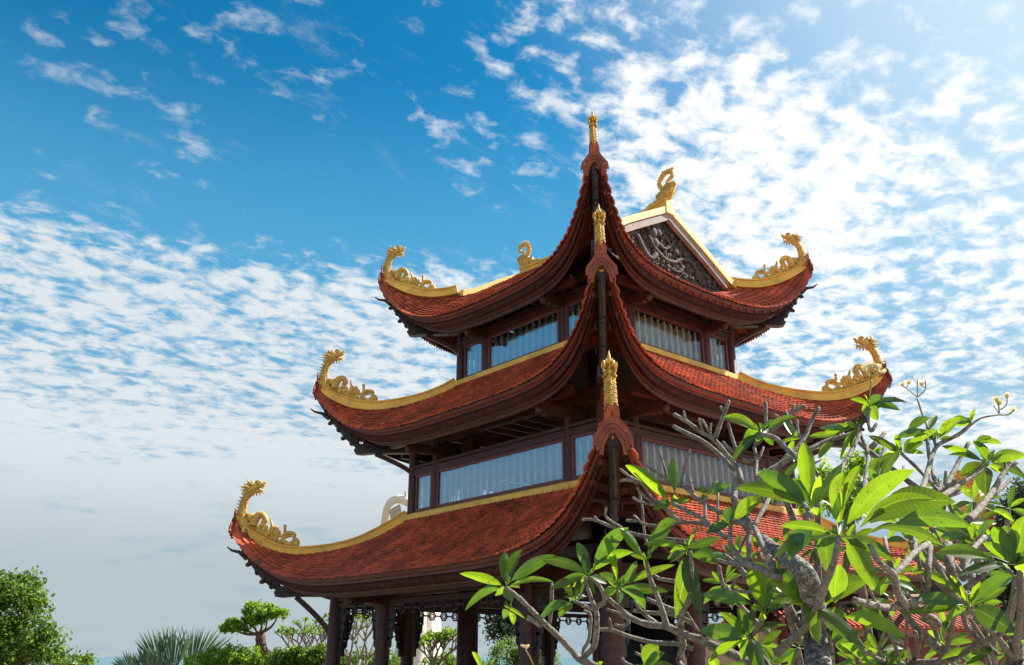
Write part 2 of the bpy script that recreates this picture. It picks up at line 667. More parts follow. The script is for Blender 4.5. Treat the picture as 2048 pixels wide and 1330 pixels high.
# low altocumulus sheet on the left, thinning out upwards
low = mrange(sep.outputs[2], 0.48, 0.38)
leftish = N.new('ShaderNodeVectorMath')
leftish.operation = 'DOT_PRODUCT'
L.new(DIR, leftish.inputs[0])
ld = ray(200, 800)
leftish.inputs[1].default_value = tuple(ld/np.linalg.norm(ld))
low = math_('MULTIPLY', low, mrange(leftish.outputs['Value'], math.cos(rad(42)), math.cos(rad(20))))
acc = math_('MAXIMUM', acc, math_('MULTIPLY', low, 0.85))
for bx_, by_, r0_, r1_, w_ in ((560, 60, 1, 6, .5), (690, 140, 1, 5, .5), (340, 290, 1, 5, .5), (380, 20, 2, 6, .48), (240, 130, 1, 4, .44), (240, 220, 1, 3, .44), (1050, 90, 1, 6, .62), (910, 230, 1, 5, .6), (130, 100, 1, 4, .42), (1200, 20, 1, 6, .6), (820, 20, 1, 4, .45), (90, 390, 1, 4, .45)):
    acc = math_('MAXIMUM', acc, math_('MULTIPLY', blob(bx_, by_, r0_, r1_), w_-0.05))
lowl = math_('MULTIPLY', mrange(sep.outputs[2], 0.33, 0.22), mrange(leftish.outputs['Value'], math.cos(rad(42)), math.cos(rad(20))))
acc = math_('MAXIMUM', acc, lowl)
bk = N.new('ShaderNodeVectorMath')
bk.operation = 'DOT_PRODUCT'
L.new(DIR, bk.inputs[0])
bk.inputs[1].default_value = tuple(Vector((-cF[0], -cF[1], 0.15)).normalized())
acc = math_('MAXIMUM', acc, math_('MULTIPLY', mrange(bk.outputs['Value'], 0.25, 0.6), 1.0))  # cloud cover added behind the camera, out of view, to neutralise ambient light
acc = math_('MAXIMUM', acc, 0.16)
thr = mrange(acc, 0.0, 1.0, 0.66, 0.36, smooth=False)
dens = math_('SUBTRACT', tex, thr)
dens = mrange(dens, -0.02, 0.16)
wd = math_('MULTIPLY', mrange(wisp, 0.56, 0.80), 0.35)
dens = math_('MAXIMUM', dens, wd)
dens = math_('MULTIPLY', dens, mrange(acc, 0.30, 0.75, 0.50, 0.95))
# thin bright veil towards the sun side and pale haze at the horizon
nS = N.new('ShaderNodeVectorMath')
nS.operation = 'DOT_PRODUCT'
L.new(DIR, nS.inputs[0])
nS.inputs[1].default_value = tuple(sdir)
veil = mrange(nS.outputs['Value'], 0.60, 1.0, 0.0, 0.85)
hz = mrange(sep.outputs[2], 0.42, 0.02, 0.0, 0.92)
tint = N.new('ShaderNodeMix')
tint.data_type = 'RGBA'
tint.blend_type = 'MULTIPLY'
tint.inputs['Factor'].default_value = 1.0
L.new(sky.outputs[0], tint.inputs['A'])
tint.inputs['B'].default_value = (0.05, 0.58, 0.74, 1)


def mixc(f, a, b):
    n = N.new('ShaderNodeMix')
    n.data_type = 'RGBA'
    L.new(f, n.inputs['Factor'])
    for k, v in (('A', a), ('B', b)):
        if isinstance(v, tuple):
            n.inputs[k].default_value = (*v, 1)
        else:
            L.new(v, n.inputs[k])
    return n.outputs['Result']


ca = mixc(mrange(sep.outputs[2], 0.62, 0.38, 0.0, 0.75), tint.outputs['Result'], (0.62, 2.15, 3.45))
c0 = mixc(veil, ca, (4.3, 4.8, 5.1))
c1 = mixc(hz, c0, (1.95, 2.4, 2.7))
# cloud brightness rises with thickness and towards the sun
cb = mixc(mrange(nS.outputs['Value'], 0.2, 0.85), (3.7, 3.95, 4.1), (5.3, 5.3, 5.2))
lowd = mixc(mrange(sep.outputs[2], 0.07, 0.23), (2.3, 2.65, 2.85), cb)
shade = mixc(mrange(tex, 0.45, 0.65, 0.0, 0.35), cb, (2.6, 3.1, 3.7))
c2 = mixc(dens, c1, lowd)
L.new(c2, bg.inputs[0])

# ------------------------------------------------------------------ ground and sea
g = MB()
ringsg = [(0.1, 0), (20, 0), (45, 0), (70, -0.3), (85, -3), (110, -14), (150, -24)]
for i in range(len(ringsg)):
    pass
rr = []
for r, z in ringsg:
    rr.append([(r*math.cos(2*PI*k/72), r*math.sin(2*PI*k/72), z) for k in range(72)])
g.loft(rr, cap=False)
M_ground = mat('ground', (0.27, 0.22, 0.17), 0.9, 0.12, 0.6, bump=0.5, bscale=3, col2=(0.34, 0.28, 0.21))
g.build('ground', M_ground, kind='structure')
s = MB()
s.loft([[(r*math.cos(2*PI*k/96), r*math.sin(2*PI*k/96), -22.0) for k in range(96)] for r in (0.5, 200, 1500, 8000, 40000)], cap=False)
M_sea = mat('sea', (0.03, 0.16, 0.19), 0.25, 0.15, 0.02, bump=0.4, bscale=0.3)
s.build('sea', M_sea, kind='structure')

# ------------------------------------------------------------------ pagoda
PAG = empty('pagoda', (0, 0, 0), label='three-tiered temple tower with red tiled roofs, yellow ridges and upturned corners carrying gold dragons', category='pagoda')


def interp(tbl, x):
    xs = [t[0] for t in tbl]
    ys = [t[1] for t in tbl]
    return float(np.interp(x, xs, ys))


def smooth_tbl(tbl):
    """denser, smoothed version of a hip profile"""
    t = sorted(tbl)
    pts = crom([(a, b) for a, b in t], 6)
    pts = sorted([(float(p[0]), float(p[1])) for p in pts])
    return pts


TIERS = [
    dict(a=7.73, A=3.86, ui=3.86, z0=3.42, z1=5.34, rec=1.01, pp=2.6, p0=5.5, p1=3.0,
         hip=smooth_tbl([(3.8, 5.34), (4.25, 4.95), (4.83, 4.56), (5.44, 4.36), (6.05, 4.30), (6.5, 4.38), (6.95, 4.68), (7.25, 5.0), (7.5, 5.30), (7.6, 5.42), (7.75, 5.62)])),
    dict(a=6.23, A=2.92, ui=2.92, z0=7.50, z1=9.28, rec=1.04, pp=3.0, p0=5.5, p1=3.0,
         hip=smooth_tbl([(2.85, 9.28), (3.2, 9.0), (3.61, 8.78), (4.15, 8.61), (4.68, 8.54), (5.15, 8.62), (5.55, 8.86), (5.8, 9.1), (6.0, 9.4), (6.1, 9.54), (6.25, 9.76)])),
    dict(a=4.96, A=3.2, ui=0.0, z0=10.93, z1=13.82, rec=0.94, pp=2.2, p0=5.0, p1=3.0,
         hip=smooth_tbl([(0, 13.82), (1.6, 12.96), (2.2, 12.6), (2.7, 12.33), (3.2, 12.17), (3.6, 12.14), (4.0, 12.26), (4.35, 12.5), (4.55, 12.7), (4.72, 12.95), (4.85, 13.15), (5.0, 13.38)])),
]
GAB = 3.05
CH = 0.42


def surf(T, s, t, kind='x'):
    """canonical side faces -X: returns point at eave coordinate s (-1..1) and up-slope t (0..1)"""
    a = T['a']
    ui = T['ui'] if kind == 'x' else GAB
    as_ = min(1.0, abs(s))
    ue = a-T['rec']*(1-as_**T['pp'])
    u = ue+(ui-ue)*t
    d = a+(ui-a)*t
    vmax = d
    if T is TIERS[2] and kind == 'x':
        vmax = max(d, GAB)
    v = s*vmax
    # middle profile as a function of the middle u
    um = (a-T['rec'])+(ui-(a-T['rec']))*t
    fr_ = ((a-T['rec'])-um)/((a-T['rec'])-T['ui'])
    m = T['z0']+(T['z1']-T['z0'])*(0.80*fr_+0.20*fr_**2)
    h = interp(T['hip'], d)
    p = T['p0']+(T['p1']-T['p0'])*t
    z = m+(h-m)*as_**p
    return np.array([-u, v, z])


def clampc(T, P, off=0.0):
    """cut the corners of a roof layer with a short cross edge"""
    lim = T['a']*math.sqrt(2)-CH-off
    ex = (abs(P[0])+abs(P[1]))/math.sqrt(2)-lim
    if ex > 0:
        e = ex/math.sqrt(2)
        return (P[0]-math.copysign(e, P[0]), P[1]-math.copysign(e, P[1]), P[2])
    return (P[0], P[1], P[2])


def rotk(P, k):
    c_, s_ = [(1, 0), (0, 1), (-1, 0), (0, -1)][k]
    return (P[0]*c_-P[1]*s_, P[0]*s_+P[1]*c_, P[2])


def side_kind(ti, k):
    return 'y' if (ti == 2 and k in (1, 3)) else 'x'


def s_of_v(T, v, t, kind):
    ui = T['ui'] if kind == 'x' else GAB
    d = T['a']+(ui-T['a'])*t
    if T is TIERS[2] and kind == 'x':
        d = max(d, GAB)
    return v/d


def tiles_mesh(T, kind, name):
    mb = MB()
    wcol = 0.175
    L_mid = abs((T['a']-T['rec'])-(T['ui'] if kind == 'x' else GAB))
    rise = T['z1']-T['z0']
    slen = math.hypot(L_mid, rise*(L_mid/((T['a']-T['rec'])-T['ui'])))
    nr = max(4, int(round(slen/0.15)))
    nc = int(2*T['a']/wcol)
    wcol = 2*T['a']/nc
    for c in range(nc):
        v = -T['a']+(c+0.5)*wcol
        for r in range(nr):
            t0 = r/nr
            tt = (r+1.25)/nr
            s0 = s_of_v(T, v, t0, kind)
            s1 = s_of_v(T, v, min(1, tt), kind)
            # near the tips the tile columns fan so the edge stays covered
            if abs(s0) > 1.0:
                continue
            s1c = max(-1, min(1, s1))
            P0 = surf(T, s0, t0, kind)
            P1 = surf(T, s1c, min(1.0, tt), kind)
            up = P1-P0
            ln = np.linalg.norm(up)
            if ln < 0.03:
                continue
            e = 0.02
            Q = surf(T, max(-1, min(1, s0+e)), t0, kind)-surf(T, max(-1, min(1, s0-e)), t0, kind)
            sd = Q/np.linalg.norm(Q)
            sdn = sd
            if np.linalg.norm(np.cross(up/ln, sdn)) < 0.25:
                continue
            nrm = np.cross(up/ln, sdn)
            nrm = nrm/np.linalg.norm(nrm)
            if nrm[2] < 0:
                nrm = -nrm
            w = wcol*0.5*0.98/max(0.45, abs(sdn[1]))
            nearc = abs(s0)**6
            ov = 0.07+0.07*nearc if r == 0 else 0.02
            j = random.uniform(-0.006, 0.006)
            dn = -(up/ln)*(ov+random.uniform(0, 0.006))
            hU, hL = 0.012, 0.052+j
            arc = []
            for q in (-1, -0.62, 0, 0.62, 1):
                back = 0.055*(abs(q)**2.2)
                arc.append(P0+dn+sdn*(q*w)+(up/ln)*back+nrm*(hL+0.022*(1-q*q)))
            top = [P1+sdn*(q*w)+nrm*(hU+0.02*(1-q*q)) for q in (-1, 0, 1)]
            low_ = [p-nrm*0.038 for p in arc]
            vs = [clampc(T, p, -0.05) for p in top+arc+low_]
            mb.add(vs, [(0, 3, 4), (0, 4, 5, 1), (1, 5, 6, 2), (2, 6, 7), (3, 8, 9, 4), (4, 9, 10, 5), (5, 10, 11, 6), (6, 11, 12, 7)])
    return mb


def deck_mesh(T, kind, k):
    mb = MB()
    ns, nt_ = 56, 14
    top, bot = [], []
    for j in range(nt_+1):
        t = j/nt_
        r1, r2 = [], []
        for i in range(ns+1):
            q = -1+2*i/ns
            q = math.copysign(abs(q)**0.8, q)
            P = surf(T, q, t, kind)
            r1.append(clampc(T, P))
            r2.append(clampc(T, (P[0]+0.02, P[1]*0.998, P[2]-0.07), 0.01))
        top.append(r1)
        bot.append(r2)
    mb.grid(top)
    mb.grid([list(reversed(r)) for r in bot])
    mb.grid([top[0], bot[0]])
    # rafters under the deck
    wv = 0.32
    n = int(T['a']*2/wv)
    for i in range(1, n):
        v = -T['a']+i*wv
        pts = []
        for j in range(0, 13):
            t = 0.04+0.94*j/12
            s_ = s_of_v(T, v, t, kind)
            if abs(s_) > 0.985:
                break
            P = surf(T, s_, t, kind)
            pts.append(P-np.array([0, 0, 0.12]))
        for a_, b_ in zip(pts[:-1], pts[1:]):
            mb.beam(a_, b_, 0.07, 0.10)
    return mb


def eave(T, s, off, drop):
    a = T['a']
    as_ = min(1, abs(s))
    P = surf(T, s, 0.0)
    ue = a-T['rec']*(1-as_**T['pp'])
    return np.array([-(ue-off), s*(a-off), P[2]-drop])


def fascia(T, off, z_a, z_b, th, taper, scallop=0.0, lean=0.0, ns=160):
    """board that follows the eave: outer face at off, from drop z_a to z_b"""
    mb = MB()
    rings = []
    for i in range(ns+1):
        q = -1+2*i/ns
        q = math.copysign(1-(1-abs(q))**1.25, q) if q else 0.0
        f = 1-taper*abs(q)**7
        dz = z_a+(z_b-z_a)*f
        if scallop:
            dz -= scallop*(0.5+0.5*math.cos(i*PI))*f
        o1 = eave(T, q, off, z_a)
        o2 = eave(T, q, off+lean, dz)
        i1 = eave(T, q, off+th, z_a)
        i2 = eave(T, q, off+th+lean, dz)
        rings.append([o1, o2, i2, i1])
    rings = [[clampc(T, r_[0], off), clampc(T, r_[1], off+lean), clampc(T, r_[2], off+th+lean), clampc(T, r_[3], off+th)] for r_ in rings]
    mb.loft(rings, closed=True, cap=True)
    return mb


def carve(T, off, z_a, z_b, taper):
    """row of small raised drops on the face of the upper board"""
    mb = MB()
    L_ = 2*T['a']
    n = int(L_/0.085)
    for i in range(n):
        q = -1+2*(i+0.5)/n
        f = 1-taper*abs(q)**7
        za, zb = z_a+0.01, z_a+(z_b-z_a)*f
        c = eave(T, q, off-0.008, 0)
        w = 0.032
        e = eave(T, min(1, q+0.004), off-0.008, 0)-eave(T, max(-1, q-0.004), off-0.008, 0)
        e = e/np.linalg.norm(e)
        h = (zb-za)
        pr = np.array([-1, 0, 0])*0.032
        pts = []
        for a_, b_ in ((-w, za), (w, za), (w, za+h*0.62), (0, zb+0.03), (-w, za+h*0.62)):
            pts.append(c+e*a_-np.array([0, 0, b_]))
        ctr = c-np.array([0, 0, za+h*0.5])+pr
        vs = [clampc(T, p, off-0.01) for p in pts+[ctr]]
        mb.add(vs, [(0, 1, 5), (1, 2, 5), (2, 3, 5), (3, 4, 5), (4, 0, 5)])
    return mb


def hip_ridge(T, d0, d1, w=0.15, h=0.24, n=44):
    """raised yellow ridge over the corner (-,-); plane x = y"""
    mb = MB()
    sq = 1/math.sqrt(2)
    rings = []
    w0, h0 = w, h
    for i in range(n+1):
        d = d1+(d0-d1)*i/n
        f_ = max(0.0, min(1.0, (d0-d)/0.5))
        w, h = w0*(0.62+0.38*f_), h0*(0.55+0.45*f_)
        z = interp(T['hip'], d)
        dz = (interp(T['hip'], d+0.03)-interp(T['hip'], d-0.03))/0.06/math.sqrt(2)
        # normal in the ridge plane
        nx, nz = -dz, 1.0
        l = math.hypot(nx, nz)
        nx, nz = nx/l, nz/l
        base = np.array([-d, -d, z])
        out = np.array([-sq, -sq, 0])
        sd = np.array([sq, -sq, 0])
        hh = h
        prof = [(-w*1.25, -0.04), (-w*1.25, 0.045), (-w, 0.05), (-w, hh*0.78), (-w*1.22, hh*0.82), (-w*1.22, hh), (w*1.22, hh), (w*1.22, hh*0.82), (w, hh*0.78), (w, 0.05), (w*1.25, 0.045), (w*1.25, -0.04)]
        rings.append([tuple(base+sd*a_+(out*nx+np.array([0, 0, nz]))*b_ if False else base+sd*a_+out*(nx*b_)+np.array([0, 0, nz*b_])) for a_, b_ in prof])
    mb.loft(rings)
    return mb


def spiral(mb, fn, cx, cy, r, turns, r0, r1, th, start=0.0, ccw=1, n=14):
    pts, rs = [], []
    for i in range(n+1):
        f = i/n
        a_ = start+ccw*turns*2*PI*f
        rr_ = r*(1-0.80*f)
        pts.append(fn(cx+rr_*math.cos(a_), cy+rr_*math.sin(a_), 0))
        rs.append(r0+(r1-r0)*f)
    mb.tube(pts, rs, n=7)
    return mb


def dragon_parts(T, sc):
    """hip-end dragon in ridge-local coordinates: x inward along the diagonal from the tip, z up, y sideways"""
    zt = interp(T['hip'], T['a']-0.29)-0.0

    def ridge(x):          # top of ridge at distance x (m along diagonal) from the tip
        d = T['a']-0.29-x/math.sqrt(2)
        return interp(T['hip'], d)-zt+0.20

    def f(x, z, y):
        return (x, y, z)
    neck = MB()
    k = 0.00188*1.0
    # neck centre line, zoomed-photo units -> metres
    cl = [(215, 760), (205, 690), (196, 610), (190, 530), (194, 450), (212, 370), (250, 300), (300, 250)]
    cl = [((x-110)*k*sc, (700-y)*k*sc) for x, y in cl]
    pts = crom([(x, 0, z) for x, z in cl], 4)
    n = len(pts)
    rad_ = [sc*(0.105-0.035*i/n)*(1+0.05*(i % 2)) for i in range(n)]
    neck.tube([Vector(p) for p in pts], rad_, n=10)
    # belly plate
    for i in range(1, n-1):
        p = Vector(pts[i])
        d = (Vector(pts[i+1])-Vector(pts[i-1])).normalized()
        o = Vector((-d.z, 0, d.x))
        b = p+o*rad_[i]*0.9
        # dorsal spine
        if i % 2 == 0:
            w = 0.045*sc
            tip = b+o*0.13*sc-d*0.0+Vector((0, 0, 0.03*sc))
            neck.add([b-d*w, b+d*w, b+Vector((0, .03*sc, 0)), b-Vector((0, .03*sc, 0)), tip], [(0, 2, 4), (2, 1, 4), (1, 3, 4), (3, 0, 4)])
        # scales
        for q in range(-3, 4):
            a_ = q*0.42+(0.21 if i % 2 else 0)
            c = p+(o*math.cos(a_)+Vector((0, 1, 0))*math.sin(a_))*rad_[i]
            neck.ball(c, 0.028*sc, 5, 3, (1, 1, 0.8))
        # front plates
        fr2 = p-o*rad_[i]*0.93
        neck.ball(fr2, 0.05*sc, 6, 4, (0.5, 1.2, 0.45))
    # mound that carries the neck to the ridge
    for i in range(7):
        x = (0.10+0.05*i)*sc
        neck.ball((x, 0, ridge(x)+0.03*sc), (0.13-0.008*i)*sc, 8, 5, (1, 0.85, 0.9))
    head = MB()

    def H(X, Y, y=0.0):
        return Vector(((X-110)*k*sc, y*sc, (700-Y)*k*sc))
    # skull, snout, jaw
    head.tube([H(250, 260), H(300, 215), H(345, 185), H(400, 175), H(445, 165), H(480, 150)], [0.085*sc, 0.10*sc, 0.095*sc, 0.07*sc, 0.055*sc, 0.04*sc], n=9)
    head.tube([H(300, 250), H(360, 250), H(420, 245), H(470, 238)], [0.06*sc, 0.055*sc, 0.045*sc, 0.028*sc], n=8)
    head.ball(H(478, 125), 0.04*sc, 7, 5)
    for sy in (-1, 1):
        head.ball(H(385, 140, sy*0.065), 0.05*sc, 7, 5)
        head.ball(H(395, 135, sy*0.10), 0.022*sc, 6, 4)
        head.ball(H(470, 130, sy*0.04), 0.024*sc, 6, 4)
        # brow, fangs, whisker
        head.tube([H(340, 150, sy*0.09), H(360, 110, sy*0.08), H(400, 105, sy*0.07), H(430, 130, sy*0.05)], [0.012*sc, 0.028*sc, 0.026*sc, 0.012*sc], n=6)
        head.tube([H(455, 180, sy*0.04), H(458, 200, sy*0.04), H(462, 215, sy*0.04)], [0.014*sc, 0.010*sc, 0.003*sc], n=5)
        # horns and mane flames sweeping back
        for (x0, y0, x1, y1, yy) in ((300, 160, 165, 140, 0.05), (280, 190, 115, 185, 0.09), (270, 220, 135, 235, 0.10), (250, 250, 150, 262, 0.08),
                                     (320, 150, 255, 130, 0.05), (270, 200, 190, 165, 0.12), (290, 240, 180, 290, 0.10)):
            head.tube([H(x0, y0, sy*yy*0.6), H((x0+x1)/2, (y0+y1)/2+8, sy*yy*0.95), H(x1, y1, sy*yy*1.05)], [0.034*sc, 0.026*sc, 0.004*sc], n=6)
        for (x0, y0, x1, y1) in ((330, 280, 310, 325), (370, 280, 375, 320), (410, 272, 425, 305), (450, 260, 470, 285)):
            head.tube([H(x0, y0, sy*0.03), H(x1, y1, sy*0.045)], [0.026*sc, 0.004*sc], n=5)
    # central crest
    head.tube([H(262, 200), H(235, 130), H(215, 60)], [0.055*sc, 0.04*sc, 0.006*sc], n=6)
    head.tube([H(300, 170), H(285, 110), H(262, 75)], [0.04*sc, 0.03*sc, 0.005*sc], n=6)
    head.tube([H(330, 150), H(300, 120), H(262, 112)], [0.035*sc, 0.025*sc, 0.004*sc], n=6)
    scr = MB()
    S = 0.00188*sc

    def X(x):
        return (x-110)*S

    def Zr(x, up):          # height above the ridge at this x
        return ridge(X(x))+up*S
    fn = lambda x, z, y: (x, y, z)
    th = 0.055*sc
    # base band of cloud rolls along the ridge
    for i in range(15):
        x = 250+i*53
        r = (46 if i % 2 else 38)
        for sy in (-1, 1):
            cx, cz = X(x), Zr(x, 18)
            pts = []
            for q in range(9):
                a_ = q/8*2*PI*1.2
                rr_ = r*S*(1-0.75*q/8)
                pts.append((cx+rr_*math.cos(a_), sy*(0.05*sc), cz+rr_*math.sin(a_)))
            scr.tube(pts, [0.024*sc]*5+[0.018*sc]*4, n=6)
    prof = []
    for i in range(16):
        x = 240+i*52
        prof.append((x, [150, 190, 190, 150, 110, 120, 84, 100, 120, 110, 80, 100, 96, 70, 62, 40][i]))
    poly = [(X(x), Zr(x, h)) for x, h in prof]+[(X(x), Zr(x, -30)) for x, h in reversed(prof)]
    scr.prism(poly, fn, th)

    def curl(path, r0, r1, y=0.0):
        p_ = crom([(X(x), y*sc, Zr(x, h)) for x, h in path], 4)
        m_ = len(p_)
        scr.tube(p_, [(r0+(r1-r0)*i/(m_-1))*sc*1.12 for i in range(m_)], n=8)
    # first big wave curl behind the neck
    curl([(360, 70), (400, 200), (440, 275), (500, 300), (540, 262), (525, 218), (490, 225)], 0.11, 0.045)
    curl([(300, 130), (350, 190), (390, 170)], 0.10, 0.05)
    curl([(460, 40), (470, 120), (510, 175), (558, 165), (555, 120), (520, 118)], 0.075, 0.036)
    # flame with round head
    curl([(560, 60), (620, 120), (650, 160), (640, 230), (618, 290), (622, 335)], 0.085, 0.006)
    for (x, h, r) in ((650, 195, 0.085), (700, 205, 0.09), (740, 175, 0.075), (690, 150, 0.08), (620, 150, 0.06), (770, 140, 0.05)):
        scr.ball((X(x), 0, Zr(x, h)), r*sc, 8, 6, (1, 0.62, 1))
    curl([(700, 60), (730, 95), (720, 140)], 0.045, 0.05)
    # third scroll
    curl([(800, 60), (830, 150), (835, 210), (830, 268)], 0.045, 0.034)
    scr.ball((X(830), 0, Zr(830, 285)), 0.05*sc, 8, 6)
    curl([(800, 120), (860, 190), (920, 205), (975, 190), (985, 160)], 0.05, 0.04)
    curl([(790, 90), (880, 150), (950, 165)], 0.04, 0.03)
    scr.ball((X(972), 0, Zr(972, 190)), 0.045*sc, 8, 6)
    curl([(870, 40), (930, 60), (985, 110), (975, 150)], 0.05, 0.045)
    curl([(960, 20), (1010, 30), (1040, 70), (1020, 110), (985, 130)], 0.06, 0.04)
    scr.ball((X(1010), 0, Zr(1010, 60)), 0.10*sc, 9, 6, (1, 0.6, 1))
    scr.ball((X(930), 0, Zr(930, 45)), 0.08*sc, 9, 6, (1, 0.6, 1))
    return neck, head, scr, zt


def corner_xf(T, k):
    """matrix placing ridge-local coordinates at corner k (k=0: (-,-), near)"""
    ang = [PI/4, -PI/4, -3*PI/4, 3*PI/4][k]      # inward direction
    cx, cy = [(-1, -1), (-1, 1), (1, 1), (1, -1)][k]
    return (cx*(T['a']-0.29), cy*(T['a']-0.29)), ang


corner_words = ['near corner pointing at the viewer', 'left corner', 'far corner', 'right corner']
tier_words = ['lowest roof', 'middle roof', 'top roof']
for ti, T in enumerate(TIERS):
    # --- roof part
    dk = MB()
    kinds = [side_kind(ti, k) for k in range(4)]
    for k in range(4):
        d_ = deck_mesh(T, kinds[k], k)
        d_.xf(lambda p, k=k: rotk(p, k))
        dk.add(d_.v, d_.f)
    roof = dk.build('roof', M_soffit, PAG, label='tiled %s with upturned corners' % tier_words[ti])
    cache = {}
    for k in range(4):
        kd = kinds[k]
        if kd not in cache:
            cache[kd] = tiles_mesh(T, kd, 't').mesh('roof_tiles', M_tile)
        o = bpy.data.objects.new('roof_tiles', cache[kd])
        COL.objects.link(o)
        o.parent = roof
        o.rotation_euler = (0, 0, k*PI/2)
    fm = [(fascia(T, 0.03, 0.00, 0.075, 0.10, 0.25), M_tile, 'eave_moulding'),
          (fascia(T, 0.10, 0.075, 0.15, 0.08, 0.3), M_mould, 'eave_moulding'),
          (fascia(T, 0.17, 0.12, 0.31, 0.05, 0.45, scallop=0.04), M_carved, 'carved_fascia'),
          (fascia(T, 0.32, 0.20, 0.44, 0.06, 0.0, lean=0.10), M_board, 'fascia_board'),
          (fascia(T, 0.30, 0.33, 0.37, 0.05, 0.3), M_mould, 'eave_moulding')]
    cv = carve(T, 0.17, 0.15, 0.32, 0.45)
    fm[2][0].add(cv.v, cv.f)
    for mb_, m_, nm in fm:
        me = mb_.mesh(nm, m_)
        for k in range(4):
            o = bpy.data.objects.new(nm, me)
            COL.objects.link(o)
            o.parent = roof
            o.rotation_euler = (0, 0, k*PI/2)
    d1 = T['ui'] if ti < 2 else 2.95
    me = hip_ridge(T, T['a']-0.37, d1-0.02 if ti < 2 else d1).mesh('hip_ridge', M_gold)
    for k in range(4):
        o = bpy.data.objects.new('hip_ridge', me)
        COL.objects.link(o)
        o.parent = roof
        o.rotation_euler = (0, 0, -k*PI/2)
    # stepped clay cap closing the cut corner
    tcp = MB()
    zt0 = interp(T['hip'], T['a']-CH*0.74)+0.11
    Dc = (T['a']*math.sqrt(2)-CH)/math.sqrt(2)
    for q, (sc_, off_) in enumerate(((1.0, -0.06), (0.84, -0.035), (0.68, -0.01))):
        w_ = CH*0.76*sc_
        top_ = zt0+0.06-0.075*q
        hw = 0.13*sc_
        outer = [(-hw, top_), (hw, top_), (hw+0.05, top_-0.10), (w_, top_-0.28), (w_+0.02, top_-0.46)]
        inner = [(w_-0.05, top_-0.46), (w_-0.07, top_-0.30), (hw*0.5, top_-0.085), (-hw*0.5, top_-0.085), (-(w_-0.07), top_-0.30), (-(w_-0.05), top_-0.46)]
        left = [(-(w_+0.02), top_-0.46), (-w_, top_-0.28), (-hw-0.05, top_-0.10)]
        tcp.prism(outer+inner+left, lambda x, z, w: (-(Dc-off_/1.414)+x*0.7071+w*0.7071, -(Dc-off_/1.414)-x*0.7071+w*0.7071, z), 0.035)
    me = tcp.mesh('corner_cap', M_capm)
    for k in range(4):
        o = bpy.data.objects.new('corner_cap', me)
        COL.objects.link(o)
        o.parent = roof
        o.rotation_euler = (0, 0, -k*PI/2)
    # curved hip beam under each corner with carved knobs
    sq2 = math.sqrt(2)
    hb = MB()
    endz = [3.30, 7.33, 11.02][ti]
    endd = [6.46, 5.03, 4.02][ti]
    pts = []
    for i in range(14):
        d = (T['a']-0.28)-i/13*((T['a']-0.28)-(endd-0.05))
        z = interp(T['hip'], d)-0.34-0.30*(i/13)**0.8
        z = z+(endz+0.10-z)*(i/13)**2
        pts.append((-d, -d, z))
    hb.tube(pts, [0.045+0.045*(i/13) for i in range(14)], n=8)
    # web from the roof down to the beam
    sdv = Vector((0.7071, -0.7071, 0))*0.075
    rings = []
    for i in range(1, 14):
        p = Vector(pts[i])
        zt_ = interp(T['hip'], -p.x)-0.10
        rings.append([p-sdv, p+sdv, Vector((p.x, p.y, zt_))+sdv, Vector((p.x, p.y, zt_))-sdv])
    hb.loft(rings)
    hb.tube([Vector(pts[4])+Vector((0, 0, -0.08)), Vector(pts[2])+Vector((-0.02, -0.02, -0.20)), Vector(pts[1])+Vector((-0.10, -0.10, -0.30)), Vector(pts[1])+Vector((-0.20, -0.20, -0.20))], [0.08, 0.05, 0.035, 0.015], n=8)
    for i in (3, 5, 7, 9, 11, 13):
        p = Vector(pts[i])
        hb.ball(p+Vector((0.0, 0.0, -0.04)), 0.085, 8, 6, (1, 1, 1.3))
        hb.tube([p+Vector((0, 0, -0.04)), p+Vector((-0.05, -0.05, -0.11)), p+Vector((-0.09, -0.09, -0.12))], [0.075, 0.07, 0.045], n=6) if i in (5, 9, 13) else None
        for sy in (-1, 1):
            e = Vector((0.707, -0.707, 0))*sy
            c = p+e*0.06+Vector((0, 0, 0.12))
            cp = []
            for q in range(8):
                a_ = -PI*0.5+q/7*PI*1.2
                cp.append(c+e*(0.085*math.cos(a_))+Vector((0, 0, 1))*(0.15*math.sin(a_)))
            if i in (7, 11):
                hb.tube(cp[2:6], [0.014, 0.022, 0.022, 0.012], n=6)
    # filler web between the two fascias of a corner
    me = hb.mesh('hip_beam', M_black)
    for k in range(4):
        o = bpy.data.objects.new('hip_beam', me)
        COL.objects.link(o)
        o.parent = roof
        o.rotation_euler = (0, 0, -k*PI/2)
    # --- dragons
    scl = [1.08, 1.03, 0.95][ti]
    neck, head, scr, zt = dragon_parts(T, scl)
    men, meh, mes = neck.mesh('dragon_finial', M_dragon, True), head.mesh('dragon_head', M_dragon, True), scr.mesh('cloud_scroll', M_dragon, True)
    for k in range(4):
        (cx, cy), ang = corner_xf(T, k)
        o = bpy.data.objects.new('dragon_finial', men)
        COL.objects.link(o)
        o.parent = PAG
        o.location = (cx, cy, zt)
        o.rotation_euler = (0, 0, ang)
        if k == 0:
            o.scale = (1, 1, (1.08, 1.14, 1.30)[ti])
            o.location = (cx, cy, zt+0.05)
        o['label'] = 'gold dragon rearing on the %s of the %s' % (corner_words[k], tier_words[ti])
        for nm, me in (('dragon_head', meh), ('cloud_scroll', mes)):
            c = bpy.data.objects.new(nm, me)
            COL.objects.link(c)
            c.parent = o
    # cantilever beams on the corners + braces
    A_body = [5.25, 3.79, 2.85][ti]
    cb_ = MB()
    b0 = A_body-0.5
    hh = 0.26
    zt_ = endz
    cb_.beam((-b0, -b0, zt_-0.02), (-(endd-0.35), -(endd-0.35), zt_), 0.24, hh)
